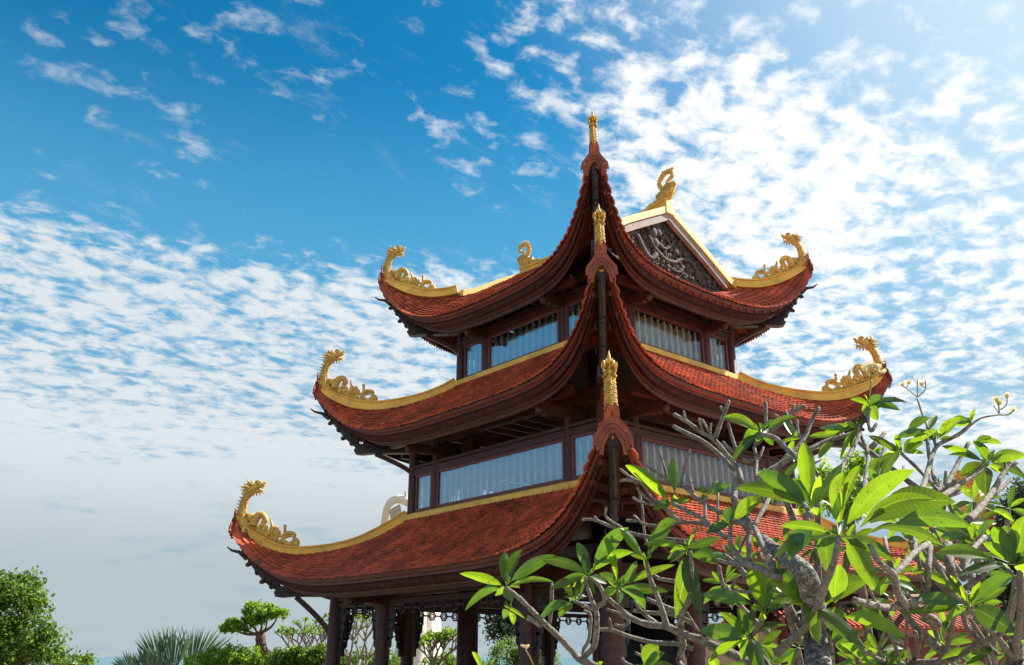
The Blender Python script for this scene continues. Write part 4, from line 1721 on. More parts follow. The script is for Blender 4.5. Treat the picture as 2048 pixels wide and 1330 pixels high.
# (zoom, points, start radius, end radius, depth shift)
BR_A = [
    (1, [(900, 235), (1000, 290), (1150, 400), (1270, 470), (1400, 620), (1500, 750), (1540, 880)], 22, 30, 0.2),
    (1, [(985, 205), (1000, 280)], 14, 15, 0.2), (1, [(890, 345), (960, 385), (1150, 475), (1300, 590), (1400, 690), (1470, 760)], 22, 26, 0.3),
    (1, [(1410, 110), (1340, 300), (1280, 460)], 20, 26, 0.2), (1, [(1335, 160), (1372, 225)], 14, 15, 0.2),
    (1, [(1130, 275), (1165, 400)], 15, 16, 0.2), (1, [(1160, 285), (1250, 440)], 15, 17, 0.2), (1, [(1245, 325), (1235, 400)], 11, 13, 0.2),
    (1, [(630, 715), (730, 780), (860, 870), (960, 900), (1060, 980), (1160, 1070), (1300, 1150), (1425, 1200)], 15, 26, 0.1),
    (1, [(755, 575), (790, 700), (830, 830)], 12, 15, 0.1), (1, [(1045, 570), (1000, 700), (965, 890)], 13, 17, 0.1),
    (1, [(745, 715), (735, 790)], 9, 11, 0.1), (1, [(1045, 850), (1075, 975)], 13, 14, 0.1),
    (1, [(385, 755), (470, 820), (600, 900), (680, 1020), (800, 1110), (900, 1210), (1000, 1260)], 14, 22, 0.0),
    (1, [(385, 860), (470, 858), (560, 890)], 16, 18, 0.0), (1, [(545, 930), (600, 1000), (690, 1080)], 13, 17, 0.0),
    (1, [(505, 1025), (580, 1065), (680, 1085), (780, 1110), (900, 1190)], 14, 20, 0.0),
    (4, [(25, 40), (130, 45), (300, 110), (450, 160), (640, 200), (900, 230), (1150, 260)], 15, 26, 0.2), (1, [(245, 1125), (245, 1200), (300, 1250), (400, 1310)], 13, 16, 0.2),
    (4, [(130, 15), (160, 55)], 12, 14, 0.2), (1, [(515, 1195), (600, 1270), (740, 1290), (900, 1270), (1100, 1260), (1300, 1300)], 15, 24, 0.1),
    (1, [(445, 1240), (540, 1245)], 15, 17, 0.1), (1, [(560, 960), (590, 1100), (600, 1250), (620, 1400), (650, 1480)], 13, 17, 0.5),
    (1, [(1190, 1030), (1185, 1260)], 15, 20, 0.0), (1, [(890, 1080), (1020, 1150), (1170, 1230), (1260, 1310), (1380, 1400)], 22, 30, 0.0),
    (1, [(1310, 980), (1310, 1290)], 13, 16, 0.1),
    (2, [(330, 960), (300, 1140), (370, 1290), (420, 1400)], 30, 40, 0.2), (2, [(580, 290), (590, 560)], 18, 20, 0.3),
    (2, [(540, 570), (660, 600), (760, 690), (870, 790), (960, 880), (1000, 1000)], 22, 40, 0.0),
    (2, [(920, 320), (820, 380), (720, 470), (600, 560), (490, 660)], 20, 26, 0.3), (2, [(830, 310), (820, 390)], 16, 18, 0.3),
    (2, [(760, 370), (800, 470), (870, 590)], 15, 20, 0.2), (2, [(665, 400), (740, 450)], 15, 17, 0.3),
    (2, [(860, 450), (870, 560), (930, 650)], 15, 18, 0.2), (2, [(1050, 340), (990, 450), (930, 590), (850, 700), (740, 790)], 20, 26, 0.2),
    (2, [(1400, 560), (1240, 590), (1100, 640), (980, 700), (800, 780), (640, 880), (500, 980)], 20, 34, 0.2),
    (2, [(1420, 560), (1330, 740), (1260, 860), (1200, 960)], 20, 28, 0.0), (2, [(250, 480), (290, 620), (320, 700)], 15, 20, 0.3),
    (2, [(205, 640), (290, 730)], 15, 18, 0.3), (2, [(480, 680), (500, 800), (490, 960)], 15, 20, 0.3), (2, [(560, 690), (520, 780), (440, 810), (370, 800)], 15, 18, 0.3),
    (2, [(810, 1010), (880, 1080), (930, 1200), (990, 1300)], 18, 26, 0.0),
    (4, [(60, 1330), (130, 1150), (150, 900), (120, 800), (60, 620), (50, 560)], 38, 20, 0.0), (4, [(135, 830), (220, 760), (180, 640), (100, 560)], 28, 18, 0.0),
    (7, [(1530, 740), (1420, 700), (1330, 650)], 30, 20, 0.0), (4, [(60, 1280), (80, 1100), (95, 900), (60, 860), (40, 850)], 20, 15, 0.3),
    (7, [(1440, 1300), (1300, 1180), (1150, 1020), (1000, 880), (860, 740), (740, 620), (600, 510)], 48, 26, 0.0), (7, [(960, 900), (880, 855), (820, 830)], 36, 30, 0.0),
    (7, [(1085, 480), (1080, 650), (1060, 900)], 22, 25, 0.3),
    (4, [(1400, 1260), (1100, 1120), (900, 1050), (770, 990), (600, 970), (450, 910), (350, 830), (250, 740)], 46, 24, 0.0),
    (4, [(770, 985), (720, 820), (670, 680), (620, 560), (590, 410)], 32, 20, 0.0), (4, [(840, 590), (690, 560), (640, 500)], 22, 18, 0.1),
    (4, [(720, 990), (560, 870), (480, 760)], 22, 16, 0.3), (4, [(840, 850), (700, 790), (590, 740)], 28, 18, 0.3), (4, [(480, 850), (650, 870), (830, 880), (1000, 960)], 18, 26, 0.3),
    (4, [(170, 1015), (280, 1020), (450, 1080), (650, 1130), (880, 1145), (1000, 1190)], 18, 26, 0.3), (4, [(260, 920), (280, 1015)], 12, 14, 0.3),
    (4, [(240, 835), (360, 880), (440, 945)], 13, 17, 0.3), (4, [(310, 975), (380, 985), (440, 950)], 16, 18, 0.3),
    (4, [(980, 330), (990, 600), (960, 760), (900, 900), (890, 1060)], 18, 34, 0.0), (4, [(950, 870), (1050, 1030)], 12, 15, 0.1),
    (4, [(900, 1040), (920, 1150), (890, 1330)], 26, 32, 0.2), (4, [(540, 1155), (575, 1250)], 11, 14, 0.2), (4, [(495, 1222), (570, 1265), (650, 1340)], 14, 17, 0.2),
    (4, [(375, 1275), (440, 1330)], 16, 20, 0.2),
    (5, [(180, 90), (180, 190), (200, 300), (300, 410), (450, 480), (620, 560)], 20, 38, 0.0), (5, [(230, 60), (380, 100), (430, 200), (490, 320), (570, 500)], 24, 36, 0.0),
    (5, [(560, -260), (500, -100), (440, 0), (390, 100)], 22, 26, 0.0), (5, [(330, -120), (340, 100), (350, 420)], 22, 28, 0.2), (5, [(320, 190), (250, 340)], 12, 15, 0.3),
    (5, [(600, 1220), (740, 1090), (860, 980), (930, 830)], 46, 28, -0.1), (5, [(60, 400), (250, 440), (350, 430)], 20, 26, 0.2), (5, [(80, 460), (95, 560), (115, 650), (60, 780)], 20, 24, 0.3),
    (5, [(235, 570), (200, 655), (360, 690)], 15, 22, 0.3), (5, [(130, 350), (250, 450), (360, 570)], 16, 22, 0.3), (5, [(0, 1170), (200, 1250), (400, 1330)], 30, 40, 0.1),
    (5, [(700, 820), (760, 1040)], 16, 22, 0.2), (5, [(340, 1080), (420, 1200), (520, 1330)], 20, 34, 0.0), (5, [(480, 900), (440, 970), (380, 1060)], 20, 26, 0.1),
    (5, [(1140, 200), (1100, 420), (1010, 640), (960, 800)], 26, 44, -0.1), (5, [(1060, 1100), (1080, 1200), (1090, 1400)], 20, 34, -0.1),
]
BR_B = [
    (3, [(60, 540), (100, 650), (140, 750), (150, 850), (130, 1000), (110, 1150), (60, 1300)], 16, 36, 0.0), (3, [(0, 610), (100, 710), (230, 810), (360, 910), (500, 1020), (600, 1090)], 18, 28, 0.3),
    (3, [(395, 785), (330, 870), (220, 950), (140, 1010)], 18, 28, 0.0), (3, [(285, 610), (180, 725)], 20, 28, 0.0), (3, [(160, 400), (150, 500), (175, 590), (220, 530)], 18, 16, 0.0),
    (3, [(290, 730), (250, 850), (180, 950)], 20, 20, 0.2), (3, [(430, 780), (560, 900), (700, 1050), (750, 1110)], 14, 22, 0.0), (3, [(640, 655), (660, 820), (690, 950), (725, 1060)], 16, 20, 0.0),
    (3, [(1015, 525), (900, 620), (740, 700), (680, 800), (640, 950), (590, 1100), (560, 1250)], 16, 32, 0.0), (3, [(1010, 530), (1100, 480), (1240, 455)], 10, 7, 0.0),
    (3, [(985, 690), (900, 850), (820, 1010), (760, 1120)], 18, 24, 0.2), (3, [(1140, 860), (1080, 920), (960, 1000), (850, 1080), (740, 1150), (700, 1220)], 18, 34, 0.0),
    (3, [(920, 1090), (820, 1130), (730, 1145)], 18, 24, 0.1), (3, [(880, 1015), (780, 1060), (600, 1110), (450, 1150)], 18, 28, 0.1), (3, [(795, 930), (785, 1060)], 13, 15, 0.1),
    (3, [(745, 990), (750, 1080)], 13, 15, 0.1), (3, [(445, 885), (438, 985)], 13, 15, 0.3), (3, [(1380, 850), (1290, 920), (1200, 1070), (1080, 1230), (980, 1330)], 20, 34, 0.0),
    (3, [(1290, 850), (1290, 915)], 12, 14, 0.0), (3, [(1340, 990), (1220, 1100), (1150, 1160)], 16, 20, 0.2), (3, [(640, 560), (690, 640), (715, 710)], 12, 16, 0.0),
    (6, [(0, 790), (150, 830), (300, 855), (430, 820), (560, 790)], 30, 36, 0.0), (6, [(430, 830), (350, 720), (320, 580), (200, 470), (120, 330)], 38, 24, 0.0),
    (6, [(325, 575), (420, 480), (500, 390), (610, 320)], 30, 26, 0.0), (6, [(500, 390), (500, 290)], 24, 22, 0.0), (6, [(320, 570), (270, 400), (245, 270)], 24, 18, 0.1),
    (6, [(625, 340), (610, 560), (600, 700), (560, 790)], 24, 28, 0.2), (6, [(520, 400), (550, 600), (580, 700), (610, 860), (690, 1120)], 16, 24, 0.3),
    (6, [(770, 330), (790, 500), (830, 640), (900, 740), (940, 860)], 44, 34, 0.2), (6, [(1080, 260), (960, 400), (900, 620)], 20, 28, 0.2), (6, [(1300, 560), (1180, 500), (1060, 590), (920, 690)], 20, 28, 0.1),
    (6, [(430, 880), (430, 1100), (420, 1400)], 16, 22, 0.4), (6, [(500, 1060), (525, 1180), (510, 1330)], 20, 28, 0.1), (6, [(600, 1030), (540, 1130)], 12, 15, 0.1),
    (6, [(830, 880), (790, 1100), (755, 1290)], 20, 26, 0.1), (6, [(450, 1345), (620, 1310), (800, 1280), (950, 1200), (1100, 1130), (1290, 1020)], 40, 28, 0.0),
    (6, [(950, 860), (1060, 980), (1180, 1090), (1300, 1240), (1405, 1300)], 24, 40, 0.0), (6, [(1370, 560), (1375, 900), (1335, 1200), (1310, 1400)], 28, 44, 0.0),
    (6, [(900, 850), (920, 1000), (1030, 1130), (1120, 1340)], 22, 30, 0.2), (6, [(960, 950), (1080, 1130), (1180, 1240)], 18, 24, 0.2), (6, [(760, 840), (880, 900)], 20, 26, 0.2),
    (6, [(1330, 700), (1290, 850), (1270, 960)], 16, 20, 0.3), (6, [(120, 700), (160, 790), (240, 970), (330, 1160), (400, 1340)], 14, 24, 0.3), (6, [(290, 920), (260, 1000), (220, 1290)], 15, 18, 0.3),
    (6, [(0, 1170), (200, 1280), (330, 1330)], 20, 26, 0.2),
]

# whorls: base pixel, leaves (tip x, tip y, width px, optional own base)
WH_A = [
    ((1013, 1174), [(919, 1147, 20), (930, 1221, 18), (1009, 1103, 24), (1044, 1099, 22), (1110, 1110, 28), (1109, 1165, 13), (970, 1175, 11), (1026, 1203, 24, 1010, 1172)]),
    ((1020, 1222), [(1008, 1212, 8, 1052, 1239)]),
    ((1178, 1152), [(1084, 1121, 24), (1154, 1085, 24), (1097, 1182, 18), (1169, 1108, 22), (1257, 1055, 34), (1268, 1104, 22), (1160, 1200, 12), (1190, 1190, 10), (1125, 1160, 14)]),
    ((1148, 1203), [(1125, 1160, 16), (1073, 1250, 20), (1118, 1235, 24), (1160, 1155, 14), (1128, 1195, 8)]),
    ((1238, 1177), [(1208, 1074, 17), (1274, 1121, 18), (1351, 1129, 16), (1336, 1183, 22), (1291, 1219, 26), (1205, 1192, 20), (1198, 1147, 18), (1262, 1150, 14)]),
    ((1293, 1122), [(1239, 1056, 20), (1352, 1031, 32), (1262, 1110, 12), (1305, 1088, 10)]),
    ((1375, 1100), [(1286, 1089, 16), (1436, 1128, 36), (1351, 1235, 40), (1404, 1235, 36), (1340, 1126, 16), (1400, 1053, 7), (1440, 1075, 20)]),
    ((1533, 1230), [(1499, 1126, 42), (1405, 1190, 32, 1500, 1208), (1545, 1165, 14), (1570, 1190, 12), (1600, 1200, 16)]),
    ((1497, 1275), [(1418, 1325, 20), (1398, 1262, 38), (1438, 1224, 20), (1575, 1250, 16), (1530, 1350, 38), (1483, 1322, 24), (1510, 1206, 16), (1475, 1215, 20)]),
    ((1290, 1345), [(1316, 1289, 36), (1330, 1305, 20), (1345, 1330, 18), (1262, 1335, 14)]),
    ((1430, 1345), [(1424, 1315, 24), (1455, 1335, 14), (1400, 1340, 18)]),
    ((965, 1345), [(944, 1303, 12), (991, 1316, 8), (975, 1320, 6)]), ((1190, 1345), [(1206, 1323, 10), (1175, 1330, 8)]),
    ((1522, 866), [(1447, 834, 24), (1547, 837, 11), (1595, 834, 16), (1463, 925, 20), (1547, 891, 20), (1486, 882, 24), (1518, 845, 8)]),
    ((1590, 878), [(1555, 890, 10, 1600, 877)]),
    ((1716, 857), [(1646, 866, 20), (1638, 857, 15), (1617, 873, 14, 1680, 870), (1637, 918, 18, 1668, 885), (1680, 920, 11), (1700, 896, 9), (1716, 835, 6), (1724, 838, 6)]),
    ((1343, 1009), [(1250, 930, 28, 1338, 1003), (1346, 915, 25, 1350, 985), (1305, 1020, 14), (1383, 1003, 14), (1356, 990, 10)]),
    ((1415, 992), [(1400, 972, 12), (1462, 966, 16)]), ((1463, 1050), [(1528, 995, 30), (1462, 1012, 28), (1440, 1030, 12)]),
    ((1622, 1016), [(1607, 884, 38), (1514, 941, 40), (1470, 976, 34), (1685, 927, 26, 1632, 1010), (1590, 960, 22), (1640, 950, 18)]),
    ((1677, 1075), [(1546, 1118, 28), (1578, 1120, 42, 1625, 1062), (1658, 1152, 42, 1655, 1062), (1670, 1206, 46, 1680, 1130), (1831, 939, 44), (1913, 1004, 62, 1740, 1045), (1873, 999, 30, 1720, 1055),
                    (1946, 1054, 40, 1790, 1048), (1794, 1127, 30), (1760, 1190, 46, 1695, 1078), (1888, 1092, 26, 1760, 1055), (1689, 943, 38, 1672, 1040), (1700, 960, 20), (1560, 1052, 24), (1760, 985, 26), (1735, 1100, 18), (1720, 930, 22, 1685, 1020)]),
    ((1632, 1215), [(1535, 1161, 30), (1553, 1138, 38), (1621, 1255, 42, 1625, 1195), (1739, 1161, 44), (1733, 1298, 34), (1813, 1277, 34, 1690, 1233), (1622, 1140, 34), (1690, 1160, 30), (1600, 1180, 18), (1540, 1205, 16), (1640, 1290, 26)]),
    ((1665, 1290), [(1620, 1322, 16), (1725, 1262, 18), (1712, 1330, 18), (1600, 1290, 16), (1690, 1250, 22), (1740, 1330, 20), (1650, 1345, 18)]),
    ((1780, 1345), [(1700, 1338, 20), (1790, 1300, 12), (1850, 1345, 18)]),
]
WH_B = [
    ((1740, 812), [(1700, 798, 12), (1762, 790, 20), (1793, 797, 11), (1815, 805, 12), (1801, 821, 18), (1756, 842, 26, 1738, 806), (1728, 832, 16), (1775, 812, 10)]),
    ((1803, 908), [(1791, 869, 14), (1859, 862, 18, 1790, 876), (1860, 835, 20, 1815, 862), (1873, 830, 16, 1858, 860), (1877, 858, 18), (1847, 885, 26), (1849, 907, 11), (1736, 872, 16), (1755, 948, 28), (1770, 885, 16)]),
    ((1876, 878), [(1920, 835, 24), (1858, 876, 12), (1905, 876, 10)]), ((1942, 845), [(1950, 817, 10), (1932, 842, 6)]),
    ((1974, 927), [(1883, 892, 18), (1984, 874, 16, 1950, 885), (1947, 881, 22), (2004, 888, 13, 1960, 885), (2056, 912, 28), (2056, 960, 22), (1972, 992, 36, 1972, 935), (1918, 953, 26), (1896, 910, 12), (2014, 898, 8), (1990, 900, 10)]),
    ((1753, 980), [(1758, 915, 26), (1735, 935, 16), (1800, 900, 20)]),
    ((2030, 1132), [(1871, 1106, 30, 1990, 1122), (1987, 1053, 34), (2008, 1052, 30), (2052, 1030, 38), (2056, 1085, 34), (1987, 1020, 14, 2030, 1045), (1910, 1155, 20), (2056, 1120, 20), (1965, 1085, 26), (2030, 1060, 24), (2056, 1160, 24)]),
    ((1938, 1215), [(1822, 1143, 18), (1820, 1207, 28), (1804, 1228, 18), (2030, 1265, 52), (2023, 1147, 28), (1766, 1167, 16, 1850, 1195), (2015, 1173, 16), (1900, 1150, 14), (1960, 1150, 14), (1890, 1245, 18)]),
    ((1950, 1080), [(1945, 1045, 18), (1990, 1040, 16), (1925, 1095, 16), (1900, 1055, 26), (1880, 1075, 22)]),
    ((1765, 1240), [(1730, 1262, 18), (1800, 1290, 16), (1745, 1215, 16), (1790, 1250, 12)]),
    ((1890, 1260), [(1880, 1215, 12), (1905, 1230, 10)]), ((1980, 1310), [(1880, 1320, 16), (1975, 1290, 14), (1930, 1330, 12)]), ((1800, 1325), [(1815, 1300, 14), (1775, 1320, 14)]),
    ((2040, 1345), [(2010, 1310, 14), (2050, 1300, 16)]),
]


def plumeria_tree(root, branches, whorls, trunkpts, trunkr, gpt):
    tk = MB()
    tp = crom(trunkpts, 5)
    n = len(tp)
    tk.tube(tp, [trunkr[0]+(trunkr[1]-trunkr[0])*i/(n-1) for i in range(n)], n=14, jit=0.05)
    tk.build('trunk', M_trunkm, root, smooth=True)
    for z, pts, r0, r1, dd in branches:
        sc_ = ZM[z][2]
        ps = [P3(*zp(z, *p), dd) for p in pts]
        # a branch that leaves the frame at the bottom runs on down to its trunk
        ends = [zp(z, *pts[0]), zp(z, *pts[-1])]
        flip = False
        if ends[0][1] > 1318:
            flip = True
            ps = ps[::-1]
            r0, r1 = r1, r0
            ends = ends[::-1]
        if ends[1][1] > 1318:
            a_ = ps[-1]
            g_ = np.array(gpt)
            ps = ps+[a_*0.6+g_*0.4+np.array([0, 0, -0.02]), g_]
        cp = crom(ps, 4)
        m_ = len(cp)
        dist = fdepth(*ends[0])+dd
        s0 = 0.88*r0*sc_*dist/FPX
        s1 = 0.88*r1*sc_*(fdepth(*ends[1])+dd)/FPX
        rr_ = [(s0+(s1-s0)*i/(m_-1))*(1+random.uniform(-0.07, 0.09)) for i in range(m_)]
        # blunt, rounded tips
        d0 = np.array(cp[0])-np.array(cp[1])
        d0 = d0/max(1e-6, np.linalg.norm(d0))
        cp = [cp[0]+d0*s0*0.9]+cp
        rr_ = [s0*0.45]+rr_
        rr_[1] = s0*1.08
        b = MB()
        b.tube(cp, rr_, n=9, jit=0.06)
        # leaf scars and buds
        for i in range(2, m_-1, 2):
            if random.random() < 0.5:
                o_ = Vector(RS.normal(size=3)).normalized()*rr_[i]*0.85
                b.ball(Vector(cp[i])+o_, rr_[i]*0.33, 5, 4)
        b.build('branch', M_bark, root, smooth=True)
    for base, leaves in whorls:
        lm = LMB()
        B0 = P3(*base)
        for lf in leaves:
            tx, ty, w = lf[:3]
            dB = fdepth(*base)
            if len(lf) > 3:
                Bp = at(lf[3], lf[4], dB+random.uniform(-0.04, 0.04))
                pet = 0.05
            else:
                Bp = at(base[0]+random.uniform(-3, 3), base[1]+random.uniform(-3, 3), dB+random.uniform(-0.03, 0.03))
                pet = 0.12
            lpx = math.hypot(tx-base[0], ty-base[1])
            lr = lpx*dB/FPX
            roll = random.uniform(-0.95, 0.95)
            if w > 30:
                roll *= 0.6
            wr = w*0.90*dB/FPX/max(0.55, math.cos(roll))
            Tp = at(tx, ty, dB+random.uniform(-0.35, 0.35)*lr)
            lm.leaf(Bp, Tp, wr, roll, arch=random.uniform(0.03, 0.13), pet=pet, wave=0.03)
            if len(lf) > 3:
                lm.leaf(B0, Bp+(Tp-Bp)*0.06, 0.006, 0, nl=3, pet=1.1) if np.linalg.norm(B0-Bp) > 0.02 else None
        # young leaves in the heart of the rosette, and a few behind
        for q in range(4):
            v = Vector((random.gauss(0, 0.5), random.gauss(0, 0.5), random.uniform(0.5, 1.2))).normalized()
            lm.leaf(B0, B0+np.array(v)*random.uniform(0.05, 0.09), 0.014, random.uniform(-1, 1), nl=4)
        for q in range(2):
            v = Vector((cF[0], cF[1], 0))+Vector((random.gauss(0, 0.5), random.gauss(0, 0.5), random.uniform(-0.3, 0.6)))
            v.normalize()
            L_ = random.uniform(0.14, 0.22)
            lm.leaf(B0, B0+np.array(v)*L_, L_*0.28, random.uniform(-1, 1), arch=0.05)
        lm.build('leaf_rosette', M_pleaf, root)


def flowers(root, stalks, blooms, dd=0.0):
    st = MB()
    for z, pts, r in stalks:
        ps = [P3(*zp(z, *p), dd) for p in pts]
        st.tube(crom(ps, 3), r*ZM[z][2]*fdepth(*zp(z, *pts[0]))/FPX, n=6)
    fs = st.build('flower_stalk', M_stalk, root, smooth=True)
    bl = LMB()
    for z, x, y, sz, up in blooms:
        px, py = zp(z, x, y)
        c = P3(px, py, dd)
        s_ = sz*ZM[z][2]*fdepth(px, py)/FPX
        for q in range(5):
            a_ = q/5*2*PI+random.uniform(-.2, .2)
            v = cR*math.cos(a_)*0.6+cU*(up+0.3*math.sin(a_))-cF*0.4*math.sin(a_)
            v = v/np.linalg.norm(v)
            bl.leaf(c, c+v*s_, s_*0.5, random.uniform(-.6, .6), nl=5, pet=0.0)
    bl.build('blossom', M_flower, fs)


def fillers(n, x0, x1, y0, y1, seed, avoid=()):
    rnd = random.Random(seed)
    out = []
    while len(out) < n:
        x, y = rnd.uniform(x0, x1), rnd.uniform(y0, y1)
        if any(math.hypot(x-a_[0], y-a_[1]) < 34 for a_ in out):
            continue
        lv = []
        a0 = rnd.uniform(0, 6.28)
        m_ = rnd.randint(6, 8)
        for i in range(m_):
            a_ = a0+i/m_*2*PI+rnd.uniform(-.25, .25)
            L_ = rnd.uniform(38, 66)
            lv.append((x+L_*math.cos(a_), y+L_*math.sin(a_)*0.8, L_*rnd.uniform(0.2, 0.3)))
        out.append((x, y, lv))
    return out


def add_fillers(root, lst, dd0, gp):
    for x, y, lv in lst:
        dd = dd0+random.uniform(0, 0.5)
        lm = LMB()
        d_ = fdepth(x, y)+dd
        B0 = at(x, y, d_)
        for tx, ty, w in lv:
            lr = math.hypot(tx-x, ty-y)*d_/FPX
            Tp = at(tx, ty, d_+random.uniform(-0.5, 0.5)*lr)
            lm.leaf(B0, Tp, w*d_/FPX, random.uniform(-0.9, 0.9), arch=random.uniform(0.02, 0.1), nl=7, wave=0.03)
        lm.build('leaf_rosette', M_pleaf, root)
        b = MB()
        e = at(x*0.55+gp[0]*0.45, y+95, d_+0.1)
        b.tube(crom([B0, (B0+e)/2+np.array([0, 0, -0.03]), e], 4), [0.016, 0.019, 0.02, 0.022, 0.024, 0.026, 0.028, 0.03, 0.03], n=8, jit=0.06)
        b.build('branch', M_bark, root, smooth=True)


fa = empty('frangipani_tree', (0, 0, 0), label='big frangipani tree with mottled trunk and large leaf rosettes nearest the viewer', category='tree', group='frangipani trees')
ga = at(1660, 2150, 4.4)
ga[2] = 0.0
gja = at(1650, 1500, 4.3)
plumeria_tree(fa, BR_A, WH_A, [P3(*zp(5, 450, 200), 0.25), P3(*zp(5, 600, 330), 0.25), P3(*zp(5, 740, 420), 0.2), P3(*zp(5, 860, 560), 0.2), P3(*zp(5, 910, 780), 0.2), P3(*zp(5, 930, 1050), 0.2), gja, ga], (0.03, 0.085), gja)
flowers(fa, [(7, [(890, 1340), (850, 1250), (800, 1160)], 7)], [(7, x, y, 34, 1.0) for x, y in ((770, 1140), (790, 1150), (805, 1145), (830, 1140), (815, 1160))])
add_fillers(fa, fillers(15, 1440, 1760, 1080, 1330, 4)+fillers(3, 1560, 1720, 960, 1060, 9), 0.7, (1640, 0))
fb = empty('frangipani_tree', (0, 0, 0), label='frangipani tree at the right edge with thin grey branches and flowers against the sky', category='tree', group='frangipani trees')
gb_ = at(2060, 2150, 4.6)
gb_[2] = 0.0
gjb = at(2040, 1520, 4.5)
plumeria_tree(fb, BR_B, WH_B, [P3(*zp(6, 1330, 1150), 0.1), P3(*zp(6, 1335, 1350), 0.1), gjb, gb_], (0.04, 0.12), gjb)
flowers(fb, [(3, [(160, 390), (165, 280), (178, 160)], 7), (3, [(178, 160), (120, 90)], 4), (3, [(178, 160), (170, 60)], 4), (3, [(178, 160), (230, 80)], 4)],
        [(3, 120, 95, 55, 1.2), (3, 165, 60, 60, 0.7), (3, 225, 80, 60, 0.7), (3, 270, 110, 45, 0.5), (3, 200, 75, 55, 0.9)])
flowers(fb, [(3, [(715, 700), (660, 590), (600, 450), (560, 320)], 8), (3, [(560, 310), (470, 235), (430, 212)], 5), (3, [(560, 310), (560, 150)], 4), (3, [(555, 190), (515, 135)], 3),
             (3, [(565, 305), (625, 245), (625, 170)], 5), (3, [(470, 235), (485, 200)], 3), (3, [(625, 235), (595, 205)], 3)],
        [(3, 425, 215, 36, 0.6), (3, 485, 205, 50, 0.8), (3, 595, 220, 48, 1.4)])
flowers(fb, [(3, [(1240, 455), (1310, 455), (1355, 425)], 6), (3, [(1240, 445), (1235, 380), (1215, 330)], 6), (3, [(1250, 415), (1300, 370), (1305, 310)], 5), (3, [(1235, 440), (1195, 380)], 4)],
        [(3, 1215, 350, 55, 1.2), (3, 1235, 380, 60, 1.2), (3, 1304, 320, 55, 1.6), (3, 1360, 430, 48, 1.0)])

add_fillers(fb, fillers(18, 1760, 2045, 960, 1330, 6), 0.8, (1990, 0))

# ------------------------------------------------------------------ planting behind
def crown_mesh(blobs, n, size, flat=0.4, clump=0.35, spread=0.12):
    """leaf-sized folded faces in clumps spread through a set of ellipsoids (cx, cy, cz, rx, ry, rz)"""
    vol = np.array([b[3]*b[4]*b[5] for b in blobs])
    vol = vol**0.7
    vol /= vol.sum()
    nc = max(8, int(n/22))
    which = RS.choice(len(blobs), nc, p=vol)
    B = np.array(blobs)[which]
    d = RS.normal(size=(nc, 3))
    d /= np.linalg.norm(d, axis=1)[:, None]
    r = RS.uniform(0.35, 1.0, nc)**0.5
    cc = B[:, :3]+d*r[:, None]*B[:, 3:6]
    k = RS.integers(0, nc, n)
    c = cc[k]+RS.normal(size=(n, 3))*spread*(1+0.0*clump)
    nrm = RS.normal(size=(n, 3))+np.array([0, 0, 0.7])
    nrm /= np.linalg.norm(nrm, axis=1)[:, None]
    t = np.cross(nrm, RS.normal(size=(n, 3)))
    t /= np.linalg.norm(t, axis=1)[:, None]
    u = np.cross(nrm, t)
    s_ = size*RS.uniform(0.6, 1.3, n)[:, None]
    v0 = c-t*s_*0.5
    v1 = c+u*s_*flat*0.5+nrm*s_*0.08
    v2 = c+t*s_*0.5-nrm*s_*0.12
    v3 = c-u*s_*flat*0.5+nrm*s_*0.08
    vs = np.stack([v0, v1, v2, v3], 1).reshape(-1, 3)
    return vs


def leafy(name, blobs, n, size, m, parent=None, flat=0.55, spread=0.12, **k):
    vs = crown_mesh(blobs, n, size, flat, spread=spread)
    me = bpy.data.meshes.new(name)
    me.from_pydata([tuple(v) for v in vs], [], [(4*i, 4*i+1, 4*i+2, 4*i+3) for i in range(n)])
    me.materials.append(m)
    me.update()
    o = bpy.data.objects.new(name, me)
    COL.objects.link(o)
    if parent:
        o.parent = parent
    return setp(o, **k)


def bl(x, y, depth, rx, ry, rd=None):
    """ellipsoid from photo pixels: radii in pixels, rd in metres along the view"""
    p = at(x, y, depth)
    m_ = depth/FPX
    rm = rx*m_
    return (p[0], p[1], p[2], max(rm*0.9, 0.1), max(rm*0.9, 0.1), ry*m_)


def leafy_tree(label, blobs, n, size, m, trunk_px, depth, tr, category='tree', name='leafy_tree', limbs=5, group=None, spread=0.12, bark=None):
    root = empty(name, (0, 0, 0), label=label, category=category, group=group)
    leafy('crown', blobs, n, size, m, root, spread=spread)
    b = MB()
    base = at(trunk_px[0], trunk_px[1], depth)
    g0 = np.array([base[0], base[1], 0.0])
    b.tube(crom([g0, g0*0.5+base*0.5+np.array([0.08, 0, 0]), base], 4), [tr*1.4, tr*1.3, tr*1.2, tr*1.1, tr, tr, tr, tr*0.95, tr*0.9], n=9, jit=0.08)
    for i in range(limbs):
        q = blobs[i % len(blobs)]
        e = np.array(q[:3])+RS.normal(size=3)*0.3*np.array(q[3:6])
        mid = base*0.5+e*0.5+RS.normal(size=3)*0.12
        b.tube(crom([base-np.array([0, 0, tr]), mid, e], 4), [tr*0.6*(1-i_/10) for i_ in range(9)], n=6)
    b.build('trunk', bark or M_brown, root, smooth=True)
    return root


